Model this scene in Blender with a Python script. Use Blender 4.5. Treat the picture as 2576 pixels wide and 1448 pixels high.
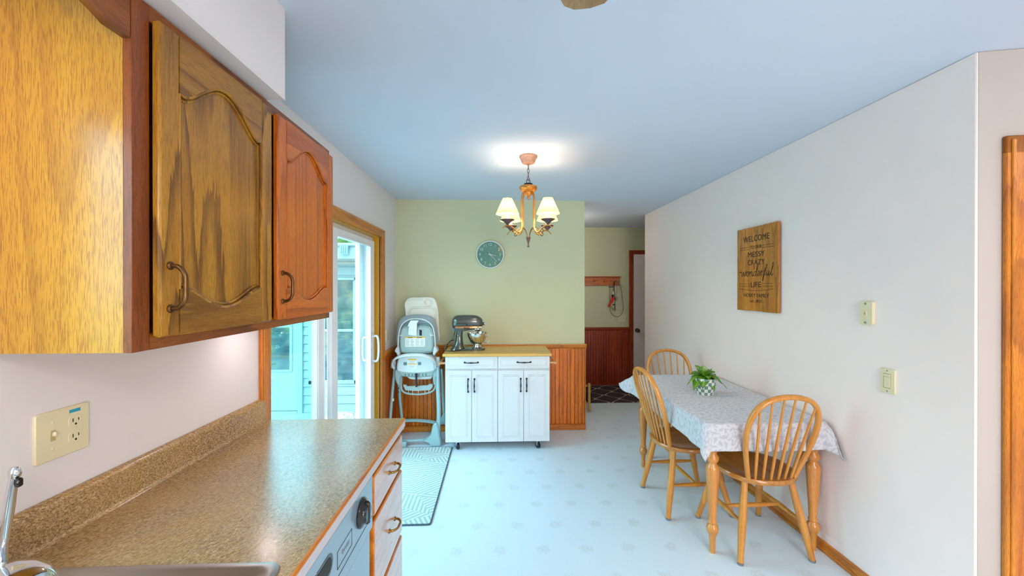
import bpy, bmesh, math, random
from mathutils import Vector, Matrix, Euler
PI = math.pi
R = math.radians
for o in list(bpy.data.objects): bpy.data.objects.remove(o)
S = bpy.context.scene
COL = S.collection

# ------------------------------------------------------------------ camera, world, lights, exposure
CAM_H = 1.517
cam_data = bpy.data.cameras.new('camera'); cam = bpy.data.objects.new('camera', cam_data); COL.objects.link(cam)
cam.location = (0, 0, CAM_H)
cam.rotation_euler = (R(90) - math.atan(2/980), 0, -math.atan(36/980))
cam_data.sensor_width = 36; cam_data.lens = 36*980/2576; cam_data.clip_start = 0.02
S.camera = cam
S.view_settings.view_transform = 'Standard'; S.view_settings.look = 'None'
S.view_settings.gamma = 1; S.view_settings.use_curve_mapping = False
S.view_settings.exposure = 0.45

w = bpy.data.worlds.new('sky'); S.world = w; w.use_nodes = True
wn = w.node_tree.nodes; wl = w.node_tree.links
bg = wn['Background']; bg.inputs['Strength'].default_value = 7.6
tcw = wn.new('ShaderNodeTexCoord'); sep = wn.new('ShaderNodeSeparateXYZ'); rmp = wn.new('ShaderNodeValToRGB')
wl.new(tcw.outputs['Generated'], sep.inputs[0]); wl.new(sep.outputs['Z'], rmp.inputs[0]); wl.new(rmp.outputs[0], bg.inputs[0])
rmp.color_ramp.elements[0].position = 0.05; rmp.color_ramp.elements[0].color = (0.34, 0.40, 0.42, 1)
rmp.color_ramp.elements[1].position = 0.45; rmp.color_ramp.elements[1].color = (0.46, 0.88, 1.12, 1)

def area(name, loc, rot, sx, sy, power, color=(1, 1, 1), portal=False, spread=180):
    l = bpy.data.lights.new(name, 'AREA'); l.shape = 'RECTANGLE'; l.size = sx; l.size_y = sy
    l.energy = power; l.color = color; l.spread = R(spread)
    if portal: l.cycles.is_portal = True
    o = bpy.data.objects.new(name, l); COL.objects.link(o); o.location = loc; o.rotation_euler = rot
    return o
gl = bpy.data.lights.new('kitchen_fill', 'POINT'); gl.energy = 9; gl.color = (1.0, 0.93, 0.87); gl.shadow_soft_size = 0.12  # unseen fill light, added to brighten the ceiling
go = bpy.data.objects.new('kitchen_fill', gl); COL.objects.link(go); go.location = (1.3, -0.9, 2.0)
# daylight portals in the two openings of the left wall
area('patio_portal', (-1.30, 2.72, 1.0), (0, R(-90), 0), 2.0, 1.75, 1, portal=True)
area('sink_window_portal', (-1.16, -0.02, 1.55), (0, R(-90), 0), 0.95, 1.26, 1, portal=True)
# unseen fill lights added behind and beside the camera, then the sink lamp
area('kitchen_top_fill', (0.85, -1.2, 2.40), (0, 0, 0), 1.0, 0.5, 24, (1.0, 0.93, 0.86))  # added for brightness, no fixture known here
area('front_fill', (1.45, -2.70, 1.45), (R(90), 0, 0), 2.0, 1.15, 55, (1.0, 0.93, 0.90))  # added fill towards the far end; the front wall has no window
area('living_fill', (3.2, -0.3, 2.40), (0, 0, 0), 1.0, 1.0, 14, (1.0, 0.93, 0.87))  # added fill for the living side, no fixture known
area('sink_lamp', (-0.93, 0.35, 2.12), (0, R(20), 0), 0.3, 0.25, 1.6, (1.0, 0.66, 0.22))
hl = bpy.data.lights.new('hall_fill', 'POINT'); hl.energy = 7.0; hl.color = (1.0, 0.90, 0.80); hl.shadow_soft_size = 0.12  # fill light added to lift the hall, hidden behind the partition
ho = bpy.data.objects.new('hall_fill', hl); COL.objects.link(ho); ho.location = (0.75, 5.1, 2.1)

# ------------------------------------------------------------------ colours and materials
def lin(v):
    v /= 255.0
    return v/12.92 if v <= 0.04045 else ((v+0.055)/1.055)**2.4
def c(r, g, b): return (lin(r), lin(g), lin(b), 1)

class NT:
    def __init__(s, name):
        s.m = bpy.data.materials.new(name); s.m.use_nodes = True
        s.t = s.m.node_tree; s.n = s.t.nodes; s.l = s.t.links
        s.b = s.n['Principled BSDF']; s.out = s.n['Material Output']
    def node(s, typ, ins=None, **kw):
        nd = s.n.new('ShaderNode'+typ)
        for k, v in kw.items(): setattr(nd, k, v)
        for k, v in (ins or {}).items(): s.set(nd, k, v)
        return nd
    def set(s, nd, k, v):
        sock = nd.inputs[k]
        if isinstance(v, bpy.types.NodeSocket): s.l.new(v, sock)
        else: sock.default_value = v
    def math(s, op, a, b=0.0, cc=None):
        nd = s.n.new('ShaderNodeMath'); nd.operation = op
        s.set(nd, 0, a); s.set(nd, 1, b)
        if cc is not None: s.set(nd, 2, cc)
        return nd.outputs[0]
    def obj(s): return s.node('TexCoord').outputs['Object']
    def uv(s): return s.node('TexCoord').outputs['UV']
    def map(s, v, scale=(1, 1, 1), loc=(0, 0, 0), rot=(0, 0, 0)):
        return s.node('Mapping', {'Vector': v, 'Scale': scale, 'Location': loc, 'Rotation': rot}).outputs[0]
    def noise(s, v, scale, detail=2.0, rough=0.5, dist=0.0):
        return s.node('TexNoise', {'Vector': v, 'Scale': scale, 'Detail': detail, 'Roughness': rough, 'Distortion': dist}).outputs['Fac']
    def ramp(s, f, stops, interp='LINEAR'):
        nd = s.n.new('ShaderNodeValToRGB'); s.set(nd, 0, f); cr = nd.color_ramp; cr.interpolation = interp
        while len(cr.elements) < len(stops): cr.elements.new(0.5)
        for e, (p, col) in zip(cr.elements, stops):
            e.position = p; e.color = col if len(col) == 4 else (*col, 1)
        return nd.outputs[0]
    def mix(s, f, a, b, blend='MIX'):
        nd = s.n.new('ShaderNodeMix'); nd.data_type = 'RGBA'; nd.blend_type = blend
        s.set(nd, 0, f); s.set(nd, 6, a); s.set(nd, 7, b)
        return nd.outputs[2]
    def bump(s, h, strength=0.3, dist=0.001):
        s.set(s.b, 'Normal', s.node('Bump', {'Height': h, 'Strength': strength, 'Distance': dist}).outputs[0])
    def base(s, col): s.set(s.b, 'Base Color', col)
    def P(s, **kw):
        names = dict(rough='Roughness', metal='Metallic', coat='Coat Weight', coat_rough='Coat Roughness', spec='Specular IOR Level',
                     sheen='Sheen Weight', trans='Transmission Weight', emit='Emission Color', estr='Emission Strength', sss='Subsurface Weight', alpha='Alpha')
        for k, v in kw.items(): s.set(s.b, names[k], v)
        return s
MATS = {}
def reg(nt, name): MATS[name] = nt.m; return nt.m

def plain(name, col, rough=0.5, metal=0.0, var=0.06, vs=12.0, bump=0.0, bs=300, **kw):
    t = NT(name); o = t.obj()
    n = t.noise(o, vs, 3)
    k = 1-var
    t.base(t.ramp(n, [(0.3, (col[0]*k, col[1]*k, col[2]*k, 1)), (0.7, (min(col[0]*(1+var), 1), min(col[1]*(1+var), 1), min(col[2]*(1+var), 1), 1))]))
    t.P(rough=rough, metal=metal, **kw)
    if bump: t.bump(t.noise(o, bs, 2), bump, 0.001)
    return reg(t, name)

def wood(name, light, mid, dark, axis='Z', rings=9.0, pores=0.5, ringw=0.55, rough=0.36, coat=0.12, seed=0.0, plank=None, across=5.0, along=0.55, porescale=520.0):
    """oak: cathedral contours from stretched noise plus fine pores"""
    t = NT(name); o = t.obj()
    ai = 'XYZ'.index(axis)
    sc = [across]*3; sc[ai] = along
    v = t.map(o, tuple(sc), (seed, seed*1.7, seed*0.6))
    if plank:   # (axis, width): every board its own grain
        sp = t.node('SeparateXYZ', {0: o}); q = t.math('FLOOR', t.math('DIVIDE', sp.outputs[plank[0]], plank[1]))
        wn_ = t.node('TexWhiteNoise', {'W': q}, noise_dimensions='1D')
        v = t.node('VectorMath', {0: v, 1: t.node('VectorMath', {0: wn_.outputs['Color'], 1: (30, 30, 30)}, operation='MULTIPLY').outputs[0]}, operation='ADD').outputs[0]
    n1 = t.noise(v, 1.0, 1.5, 0.4, 0.3)
    fine = [60.0]*3; fine[ai] = 3.0
    n1 = t.math('ADD', n1, t.math('MULTIPLY', t.math('SUBTRACT', t.noise(t.map(o, tuple(fine)), 1.0, 3, 0.7), 0.5), 0.05))
    f = t.math('FRACT', t.math('MULTIPLY', n1, rings))
    ring = t.ramp(f, [(0.0, (0, 0, 0)), (0.05, (1, 1, 1)), (0.16, (0.8, 0.8, 0.8)), (0.45, (0.15, 0.15, 0.15)), (1.0, (0, 0, 0))])
    ps = [porescale]*3; ps[ai] = porescale*0.055
    n2 = t.noise(t.map(o, tuple(ps)), 1.0, 1, 0.5)
    pore = t.ramp(n2, [(0.52, (0, 0, 0)), (0.60, (1, 1, 1))])
    bs = [26.0]*3; bs[ai] = 1.3
    n3 = t.noise(t.map(o, tuple(bs), (seed, 0, 0)), 1.0, 3, 0.6)
    col = t.mix(t.ramp(n3, [(0.3, (0, 0, 0)), (0.7, (1, 1, 1))]), mid, light)
    col = t.mix(t.math('MULTIPLY', ring, ringw), col, dark)
    col = t.mix(t.math('MULTIPLY', pore, pores), col, dark)
    if plank:
        k = t.node('MapRange', {'Value': wn_.outputs['Value'], 'To Min': 0.78, 'To Max': 1.12}).outputs[0]
        col = t.mix(1.0, col, t.node('CombineXYZ', {0: k, 1: k, 2: k}).outputs[0], 'MULTIPLY')
    t.base(col); t.P(rough=rough, coat=coat, coat_rough=0.18)
    t.bump(pore, 0.08, 0.0004)
    return reg(t, name)

OAK_L, OAK_M, OAK_D = c(222, 140, 36), c(204, 112, 18), c(134, 62, 6)
wood('oak_side', c(212, 156, 40), c(204, 144, 28), c(150, 92, 14), 'Z', rings=9, pores=0.7, ringw=0.40, rough=0.3, coat=0.6, across=3.2, along=0.4, porescale=640.0)  # these cabinet oak tones differ because uneven lighting is put into the colour
wood('oak_door_greenlit_v', c(188, 134, 36), c(172, 114, 20), c(94, 54, 10), 'Z', rings=17, pores=0.4, ringw=0.9, across=4.2, along=0.45, seed=3.1)  # near door: greenish light painted into the oak
wood('oak_door_greenlit_h', c(172, 120, 34), c(156, 102, 20), c(92, 54, 10), 'Y', rings=8, pores=0.4, ringw=0.7, seed=1.0)
wood('oak_door2_redlit_v', c(214, 116, 26), c(198, 98, 16), c(128, 50, 6), 'Z', rings=15, pores=0.35, ringw=0.6, across=4.2, along=0.4, seed=7.4)  # far door: redder light painted into the same oak
wood('oak_door2_redlit_h', c(214, 116, 26), c(196, 96, 16), c(128, 50, 6), 'Y', rings=8, pores=0.35, ringw=0.6, seed=8)
wood('oak_frame_v', c(150, 76, 20), c(130, 58, 12), c(66, 24, 6), 'Z', rings=8, pores=0.4, ringw=0.7, seed=2)
wood('oak_frame_h', c(158, 88, 22), c(138, 70, 14), c(76, 34, 8), 'Y', rings=8, pores=0.4, ringw=0.7, seed=5)
wood('oak_drawer_sheen', c(216, 168, 142), c(206, 154, 128), c(166, 104, 76), 'Y', rings=9, pores=0.3, ringw=0.3, rough=0.28, coat=0.9, seed=4)  # pale pinkish base stands in for the sheen on orange oak
wood('oak_trim_v', OAK_L, OAK_M, OAK_D, 'Z', rings=9, pores=0.4, ringw=0.5, seed=9)
wood('oak_trim_x', OAK_L, OAK_M, OAK_D, 'X', rings=9, pores=0.4, ringw=0.5, seed=10)
wood('oak_trim_y', OAK_L, OAK_M, OAK_D, 'Y', rings=9, pores=0.4, ringw=0.5, seed=11)
wood('oak_jamb', c(212, 160, 36), c(202, 144, 20), c(166, 104, 10), 'Z', rings=7, pores=0.2, ringw=0.2, seed=12)
wood('beadboard_x', c(240, 138, 18), c(226, 114, 8), c(150, 62, 2), 'Z', rings=8, pores=0.4, ringw=0.45, plank=(0, 0.041), seed=1)
wood('beadboard_y', c(212, 104, 16), c(194, 84, 8), c(126, 46, 2), 'Z', rings=8, pores=0.4, ringw=0.45, plank=(1, 0.041), seed=1)
wood('beadboard_hall_shaded', c(188, 72, 26), c(164, 50, 14), c(96, 22, 4), 'Z', rings=8, pores=0.4, ringw=0.45, plank=(0, 0.041), seed=4)  # same wainscot wood, with the hall's shade put into a darker, redder tone
wood('hall_trim_shaded_v', c(184, 80, 34), c(160, 56, 20), c(100, 30, 8), 'Z', seed=3)  # hall trim takes the same shade-darkened tone as its beadboard
wood('hall_trim_shaded_x', c(184, 80, 34), c(160, 56, 20), c(100, 30, 8), 'X', seed=3)
wood('coat_rack_wood', c(214, 116, 46), c(196, 96, 30), c(140, 60, 16), 'X', seed=6)
wood('chair_wood', c(222, 152, 62), c(206, 130, 40), c(160, 90, 22), 'Z', rings=8, pores=0.25, ringw=0.25, rough=0.25, coat=0.5, seed=5)
wood('seat_wood', c(206, 140, 62), c(188, 118, 42), c(140, 80, 24), 'Y', rings=8, pores=0.25, ringw=0.4, rough=0.22, coat=0.6, seed=6)
wood('table_wood', c(222, 150, 70), c(208, 130, 48), c(164, 92, 28), 'Z', rings=7, pores=0.25, ringw=0.25, rough=0.22, coat=0.5, seed=7)
wood('butcher_block', c(232, 186, 104), c(224, 172, 84), c(196, 138, 52), 'X', rings=6, pores=0.2, ringw=0.25, plank=(1, 0.06), seed=2)
wood('cart_bar_wood', c(226, 176, 124), c(216, 160, 104), c(180, 124, 70), 'Y', rings=5, pores=0.15, ringw=0.2, seed=2)
wood('sign_wood', c(224, 152, 50), c(206, 126, 28), c(116, 60, 10), 'Z', rings=10, pores=0.45, ringw=0.55, rough=0.5, coat=0.1, across=9, along=1.3, plank=(1, 0.145), seed=5)
wood('sign_edge', c(164, 92, 32), c(150, 78, 24), c(100, 46, 12), 'Z', rough=0.5, coat=0.1, seed=5)
wood('rack_pine', c(222, 172, 96), c(208, 152, 74), c(170, 112, 44), 'Z', rings=6, pores=0.2, ringw=0.3, seed=3)
wood('fan_blade_wood', c(178, 150, 112), c(164, 134, 96), c(128, 100, 66), 'Y', rings=8, pores=0.5, ringw=0.4, seed=3)

plain('white_wall', c(230, 224, 222), 0.7, var=0.015, vs=3, bump=0.12, bs=420)
plain('white_wall_warmlit', c(250, 234, 228), 0.7, var=0.015, vs=3, bump=0.12, bs=420)  # brighter, warmer copy of the white wall, replacing warm light missing there
plain('ceiling_paint', c(210, 219, 233), 0.85, var=0.012, vs=2, bump=0.15, bs=300)
plain('green_wall', c(206, 207, 170), 0.75, var=0.015, vs=3, bump=0.12, bs=420)
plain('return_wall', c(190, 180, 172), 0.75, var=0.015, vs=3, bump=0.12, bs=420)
plain('white_paint', c(222, 222, 224), 0.32, var=0.01, coat=0.2)
plain('vinyl_white', c(238, 236, 238), 0.35, var=0.01)
plain('siding_white', c(158, 164, 164), 0.5, var=0.02)
plain('soffit_pink', c(196, 172, 160), 0.6, var=0.02)
plain('door_white', c(244, 230, 224), 0.45, var=0.015)
plain('almond_plate', c(232, 220, 182), 0.35, var=0.01, coat=0.2)
plain('almond_dark', c(190, 172, 120), 0.4, var=0.02)
plain('slot_black', c(40, 34, 28), 0.6)
plain('plate_white', c(240, 232, 208), 0.35)
plain('black_metal', c(28, 30, 36), 0.35, 0.4, bump=0.1)
plain('black_plastic', c(14, 14, 16), 0.22, coat=0.4)
plain('rubber_blue', c(22, 24, 44), 0.4)
plain('steel', c(188, 190, 196), 0.24, 1.0, var=0.05)
plain('steel_brushed', c(186, 180, 176), 0.36, 1.0, var=0.05)
plain('chrome', c(226, 228, 232), 0.07, 1.0, var=0.01)
plain('brass', c(158, 120, 62), 0.3, 0.9, var=0.2, vs=60)
plain('antique_brass', c(112, 78, 44), 0.32, 0.85, var=0.3, vs=70)
plain('gold_paint', c(184, 132, 62), 0.4, 0.55, var=0.2, vs=40)
plain('copper_canopy', c(196, 150, 128), 0.45, 0.35, var=0.15, vs=60)
plain('dark_bronze', c(96, 72, 72), 0.5, 0.3, var=0.15, vs=60)
plain('mixer_paint', c(88, 90, 84), 0.22, 0.55, var=0.05, coat=0.8)
plain('mixer_dark', c(18, 18, 18), 0.3)
plain('bowl_steel', c(226, 222, 214), 0.1, 1.0, var=0.02)
plain('copper_band', c(214, 168, 120), 0.2, 0.9)
plain('highchair_shell', c(160, 178, 174), 0.38, var=0.02)
plain('highchair_light', c(206, 214, 214), 0.35, var=0.02)
plain('highchair_tube', c(158, 190, 194), 0.3, 0.15, var=0.02, coat=0.3)
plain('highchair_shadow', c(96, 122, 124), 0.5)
plain('tray_white', c(232, 228, 214), 0.35, var=0.01)
plain('label_white', c(236, 234, 230), 0.5, var=0.01)
plain('label_yellow', c(236, 176, 40), 0.5, var=0.01)
plain('label_text', c(150, 150, 146), 0.6)
plain('strap_black', c(26, 32, 38), 0.7)
plain('clock_green', c(84, 150, 132), 0.4, var=0.03)
plain('clock_rim', c(240, 244, 240), 0.3)
plain('numeral_white', c(240, 246, 240), 0.5)
plain('sign_ink', c(44, 30, 20), 0.7)
plain('pot_white', c(240, 232, 226), 0.35)
plain('soil', c(60, 42, 28), 0.9, bump=1, bs=90)
plain('shoe_black', c(22, 22, 30), 0.6)
plain('rope_green', c(150, 136, 84), 0.7)
plain('red_fabric', c(214, 44, 30), 0.7)
plain('pad_gray', c(120, 124, 130), 0.5)
plain('sticker_blue', c(40, 160, 190), 0.4)
plain('grate_gray', c(150, 168, 170), 0.5)
plain('unit_white', c(232, 238, 238), 0.4)
plain('trunk_bark', c(110, 92, 74), 0.85, bump=0.6, bs=40)
plain('foliage', c(112, 128, 70), 0.8, var=0.45, vs=6, bump=0.6, bs=20)
plain('foliage_pale', c(176, 166, 112), 0.8, var=0.4, vs=6, bump=0.6, bs=20)
plain('lawn', c(96, 128, 66), 0.9, var=0.3, vs=4)
plain('panel_blue_gray', c(142, 164, 178), 0.28, 0.25, var=0.02, coat=0.5)
plain('laminate_edge', c(196, 190, 194), 0.4, var=0.04, vs=80)
plain('paper_white', c(232, 234, 232), 0.7)

def fabric_grey():
    t = NT('fabric_grey'); o = t.obj()
    n = t.noise(o, 400, 2); n2 = t.noise(o, 25, 3)
    col = t.mix(t.ramp(n, [(0.35, (0, 0, 0)), (0.65, (1, 1, 1))]), c(118, 136, 142), c(166, 180, 184))
    t.base(t.mix(t.math('MULTIPLY', n2, 0.4), col, c(140, 150, 152))); t.P(rough=0.95, sheen=0.3); t.bump(n, 0.5, 0.001)
    return reg(t, 'fabric_grey')
fabric_grey()

def counter_mat():
    t = NT('counter_laminate'); o = t.obj()
    v = t.map(t.map(o, (1, 1, 1), rot=(0, 0, 0.55)), (1, 0.45, 1))
    n1 = t.noise(v, 270, 4, 0.7, 0.6); n2 = t.noise(v, 42, 3, 0.6); n3 = t.noise(v, 330, 2, 0.6, 0.4); n4 = t.noise(v, 3.2, 2)
    col = t.ramp(n1, [(0.32, c(70, 48, 30)), (0.42, c(128, 94, 60)), (0.50, c(172, 138, 94)), (0.60, c(192, 162, 120)), (0.70, c(220, 200, 166))])
    col = t.mix(t.ramp(n3, [(0.56, (0, 0, 0)), (0.64, (1, 1, 1))]), col, c(92, 62, 38))
    col = t.mix(t.math('MULTIPLY', t.ramp(n2, [(0.5, (0, 0, 0)), (0.7, (1, 1, 1))]), 0.35), col, c(150, 126, 110))
    col = t.mix(t.math('MULTIPLY', t.ramp(n4, [(0.35, (0, 0, 0)), (0.65, (1, 1, 1))]), 0.3), col, c(206, 160, 84))
    t.base(col); t.P(rough=0.27, spec=0.5, coat=0.25, coat_rough=0.2); t.bump(n1, 0.06, 0.0005)
    return reg(t, 'counter_laminate')
counter_mat()

def floor_mat():
    t = NT('floor_vinyl'); o = t.obj(); sp = t.node('SeparateXYZ', {0: o})
    px, py = 0.25, 0.236
    row = t.math('FLOOR', t.math('DIVIDE', sp.outputs[1], py))
    off = t.math('MULTIPLY', t.math('MODULO', t.math('ABSOLUTE', row), 2.0), 0.11)
    fx = t.math('SUBTRACT', t.math('FRACT', t.math('DIVIDE', t.math('ADD', sp.outputs[0], off), px)), 0.5)
    fy = t.math('SUBTRACT', t.math('FRACT', t.math('DIVIDE', sp.outputs[1], py)), 0.5)
    d = t.math('SQRT', t.math('ADD', t.math('POWER', t.math('MULTIPLY', fx, px), 2), t.math('POWER', t.math('MULTIPLY', fy, py*1.15), 2)))
    d = t.math('ADD', d, t.math('MULTIPLY', t.math('SUBTRACT', t.noise(o, 34, 2), 0.5), 0.055))
    m = t.ramp(d, [(0.030, (1, 1, 1)), (0.048, (0, 0, 0))])
    sp2 = t.ramp(t.noise(o, 130, 3, 0.7), [(0.46, (0, 0, 0)), (0.56, (1, 1, 1))])
    m = t.math('MULTIPLY', t.math('MULTIPLY', m, sp2), 0.38)
    base = t.mix(t.noise(o, 90, 4, 0.7), c(226, 238, 246), c(214, 226, 234))
    t.base(t.mix(m, base, c(176, 170, 162))); t.P(rough=0.38, spec=0.4); t.bump(t.noise(o, 200, 2), 0.05, 0.0005)
    return reg(t, 'floor_vinyl')
floor_mat()

def cloth_mat():
    t = NT('tablecloth_fabric'); uv = t.uv()
    base = c(186, 184, 192); pale = c(222, 220, 220)
    m = None
    for k, (sc, seed) in enumerate(((26.0, 0.0), (33.0, 3.7), (29.0, 9.1))):
        v = t.map(uv, (1, 1, 1), (seed, seed*0.7, 0))
        vo = t.node('TexVoronoi', {'Vector': v, 'Scale': sc, 'Randomness': 0.8}, voronoi_dimensions='2D')
        dv = t.node('VectorMath', {0: t.node('VectorMath', {0: v, 'Scale': sc}, operation='SCALE').outputs[0], 1: t.node('VectorMath', {0: vo.outputs['Position'], 'Scale': sc}, operation='SCALE').outputs[0]}, operation='SUBTRACT').outputs[0]
        sc_ = t.node('SeparateColor', {0: vo.outputs['Color']})
        ang = t.math('MULTIPLY', sc_.outputs[0], 2.4)
        rv = t.node('VectorRotate', {'Vector': dv, 'Angle': ang}, rotation_type='Z_AXIS').outputs[0]
        s2 = t.node('SeparateXYZ', {0: rv})
        # leaf: |x| < w*(1-(y/h)^2)
        y2 = t.math('POWER', t.math('DIVIDE', s2.outputs[1], 0.62), 2)
        wd = t.math('MULTIPLY', t.math('SUBTRACT', 1.0, y2), 0.17)
        leaf = t.math('LESS_THAN', t.math('ABSOLUTE', s2.outputs[0]), wd)
        vein = t.math('GREATER_THAN', t.math('ABSOLUTE', s2.outputs[0]), 0.018)
        leaf = t.math('MULTIPLY', leaf, vein)
        m = leaf if m is None else t.math('MAXIMUM', m, leaf)
    vine = t.noise(uv, 8, 1); vl = t.math('LESS_THAN', t.math('ABSOLUTE', t.math('SUBTRACT', t.math('FRACT', t.math('MULTIPLY', vine, 6)), 0.5)), 0.035)
    m = t.math('MAXIMUM', m, t.math('MULTIPLY', vl, 0.8))
    t.base(t.mix(t.math('MULTIPLY', m, 0.62), base, pale)); t.P(rough=0.85, sheen=0.2)
    t.bump(t.noise(t.map(uv, (1, 1, 1)), 500, 2), 0.15, 0.0005)
    return reg(t, 'tablecloth_fabric')
cloth_mat()

def rug_mat():
    t = NT('rug_weave'); o = t.obj(); sp = t.node('SeparateXYZ', {0: t.map(o, (1, 1, 1), rot=(0, 0, 0.0))})
    L = 0.30
    u = t.math('DIVIDE', t.math('ADD', sp.outputs[0], t.math('MULTIPLY', sp.outputs[1], 0.6)), L)
    v = t.math('DIVIDE', t.math('SUBTRACT', sp.outputs[1], t.math('MULTIPLY', sp.outputs[0], 0.35)), L)
    cell = t.node('CombineXYZ', {0: t.math('FLOOR', u), 1: t.math('FLOOR', v), 2: t.math('GREATER_THAN', t.math('ADD', t.math('FRACT', u), t.math('FRACT', v)), 1.0)}).outputs[0]
    rnd = t.node('TexWhiteNoise', {'Vector': cell}).outputs['Value']
    a = t.math('MULTIPLY', t.math('FLOOR', t.math('MULTIPLY', rnd, 3.99)), PI/3.5)
    rv = t.node('VectorRotate', {'Vector': o, 'Angle': a}, rotation_type='Z_AXIS').outputs[0]
    s2 = t.node('SeparateXYZ', {0: rv})
    st = t.math('PINGPONG', t.math('DIVIDE', s2.outputs[0], 0.030), 0.5)
    m = t.ramp(st, [(0.20, (1, 1, 1)), (0.30, (0, 0, 0))])
    kn = t.noise(o, 260, 2)
    col = t.mix(m, c(216, 222, 218), c(164, 182, 178))
    t.base(t.mix(t.math('MULTIPLY', kn, 0.25), col, c(196, 206, 204))); t.P(rough=0.95)
    t.bump(t.math('ADD', kn, t.math('MULTIPLY', m, -1.0)), 0.5, 0.002)
    return reg(t, 'rug_weave')
rug_mat()
plain('rug_binding', c(72, 96, 104), 0.9)

def mat_trellis():
    t = NT('trellis_mat'); o = t.obj(); sp = t.node('SeparateXYZ', {0: o})
    a = t.math('COSINE', t.math('MULTIPLY', sp.outputs[0], 2*PI/0.33)); b = t.math('COSINE', t.math('MULTIPLY', sp.outputs[1], 2*PI/0.36))
    s = t.math('ABSOLUTE', t.math('ADD', t.math('ADD', a, b), t.math('MULTIPLY', t.math('MULTIPLY', a, b), 0.12)))
    m = t.ramp(s, [(0.12, (1, 1, 1)), (0.17, (0, 0, 0))])
    t.base(t.mix(m, c(66, 50, 54), c(176, 158, 132))); t.P(rough=0.95); t.bump(t.noise(o, 300, 2), 0.4, 0.001)
    return reg(t, 'trellis_mat')
mat_trellis()

def pot_mat():
    t = NT('pot_checker'); uv = t.uv()
    ch = t.node('TexChecker', {'Vector': t.map(uv, (1, 1, 1)), 'Scale': 1.0, 'Color1': c(238, 232, 226), 'Color2': c(104, 150, 136)})
    t.base(ch.outputs[0]); t.P(rough=0.3, coat=0.3)
    return reg(t, 'pot_checker')
pot_mat()

def leaf_mat():
    t = NT('plant_leaf'); o = t.obj(); n = t.noise(o, 30, 3); uv = t.uv(); su = t.node('SeparateXYZ', {0: uv})
    mid = t.ramp(t.math('ABSOLUTE', t.math('SUBTRACT', su.outputs[0], 0.5)), [(0.03, (1, 1, 1)), (0.10, (0, 0, 0))])
    col = t.ramp(n, [(0.3, c(70, 124, 26)), (0.7, c(120, 172, 44))])
    edge = t.ramp(t.math('ABSOLUTE', t.math('SUBTRACT', su.outputs[0], 0.5)), [(0.40, (0, 0, 0)), (0.48, (1, 1, 1))])
    col = t.mix(t.math('MULTIPLY', mid, 0.5), col, c(176, 206, 92)); col = t.mix(t.math('MULTIPLY', edge, 0.7), col, c(40, 84, 26))
    t.base(col); t.P(rough=0.35, sss=0.0, coat=0.2)
    return reg(t, 'plant_leaf')
leaf_mat()

def shade_mat():
    t = NT('lamp_shade_fabric')
    d = t.node('BsdfDiffuse', {'Color': c(238, 214, 140)}); tr = t.node('BsdfTranslucent', {'Color': c(255, 204, 92)})
    m = t.node('MixShader', {0: 0.6}); t.l.new(d.outputs[0], m.inputs[1]); t.l.new(tr.outputs[0], m.inputs[2])
    t.l.new(m.outputs[0], t.out.inputs[0])
    return reg(t, 'lamp_shade_fabric')
shade_mat()
def emit(name, col, s):
    t = NT(name); t.base(col); t.P(emit=col, estr=s); return reg(t, name)
emit('bulb_glow', c(255, 214, 140), 9.0)
emit('puck_glow', c(255, 236, 240), 70.0)

def glass(name, tint, gloss=0.12, rough=0.0, fm=0.8):
    t = NT(name)
    a = t.node('BsdfTransparent', {'Color': tint}); g = t.node('BsdfGlossy', {'Color': (1, 1, 1, 1), 'Roughness': rough})
    fr = t.node('Fresnel', {'IOR': 1.45}); k = t.math('ADD', t.math('MULTIPLY', fr.outputs[0], fm), gloss)
    m = t.node('MixShader', {0: k}); t.l.new(a.outputs[0], m.inputs[1]); t.l.new(g.outputs[0], m.inputs[2])
    t.l.new(m.outputs[0], t.out.inputs[0]); return reg(t, name)
glass('door_glass', (0.90, 0.96, 0.96, 1), 0.003, fm=0.13)
glass('fixed_glass', (0.74, 0.93, 0.93, 1), 0.005, fm=0.25)
glass('clock_glass', (0.97, 1, 1, 1), 0.0)
def outer_pane():
    t = NT('outer_pane'); t.base(t.ramp(t.noise(t.map(t.obj(), (1, 1, 2.2)), 2.6, 4, 0.6), [(0.35, c(36, 56, 60)), (0.5, c(66, 88, 86)), (0.62, c(118, 116, 90)), (0.75, c(60, 84, 94))])); t.P(rough=0.08, spec=0.5)
    return reg(t, 'outer_pane')
outer_pane()

def deck_mat():
    t = NT('deck_boards'); o = t.obj(); sp = t.node('SeparateXYZ', {0: t.map(o, (1, 1, 1), rot=(0, 0, R(45)))})
    f = t.math('PINGPONG', t.math('DIVIDE', sp.outputs[0], 0.28), 0.5)
    m = t.ramp(f, [(0.01, (1, 1, 1)), (0.03, (0, 0, 0))])
    t.base(t.mix(m, c(170, 190, 196), c(90, 104, 110))); t.P(rough=0.7); return reg(t, 'deck_boards')
deck_mat()

# ------------------------------------------------------------------ mesh builder
def catmull(pts, n=8, closed=False):
    P_ = [Vector(p) for p in pts]; out = []
    N = len(P_); rng = range(N if closed else N-1)
    for i in rng:
        p1, p2 = P_[i], P_[(i+1) % N]
        p0 = P_[(i-1) % N] if (closed or i > 0) else p1*2-p2
        p3 = P_[(i+2) % N] if (closed or i < N-2) else p2*2-p1
        for k in range(n):
            t = k/n
            out.append(0.5*((2*p1)+(-p0+p2)*t+(2*p0-5*p1+4*p2-p3)*t*t+(-p0+3*p1-3*p2+p3)*t**3))
    if not closed: out.append(P_[-1].copy())
    return out

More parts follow.
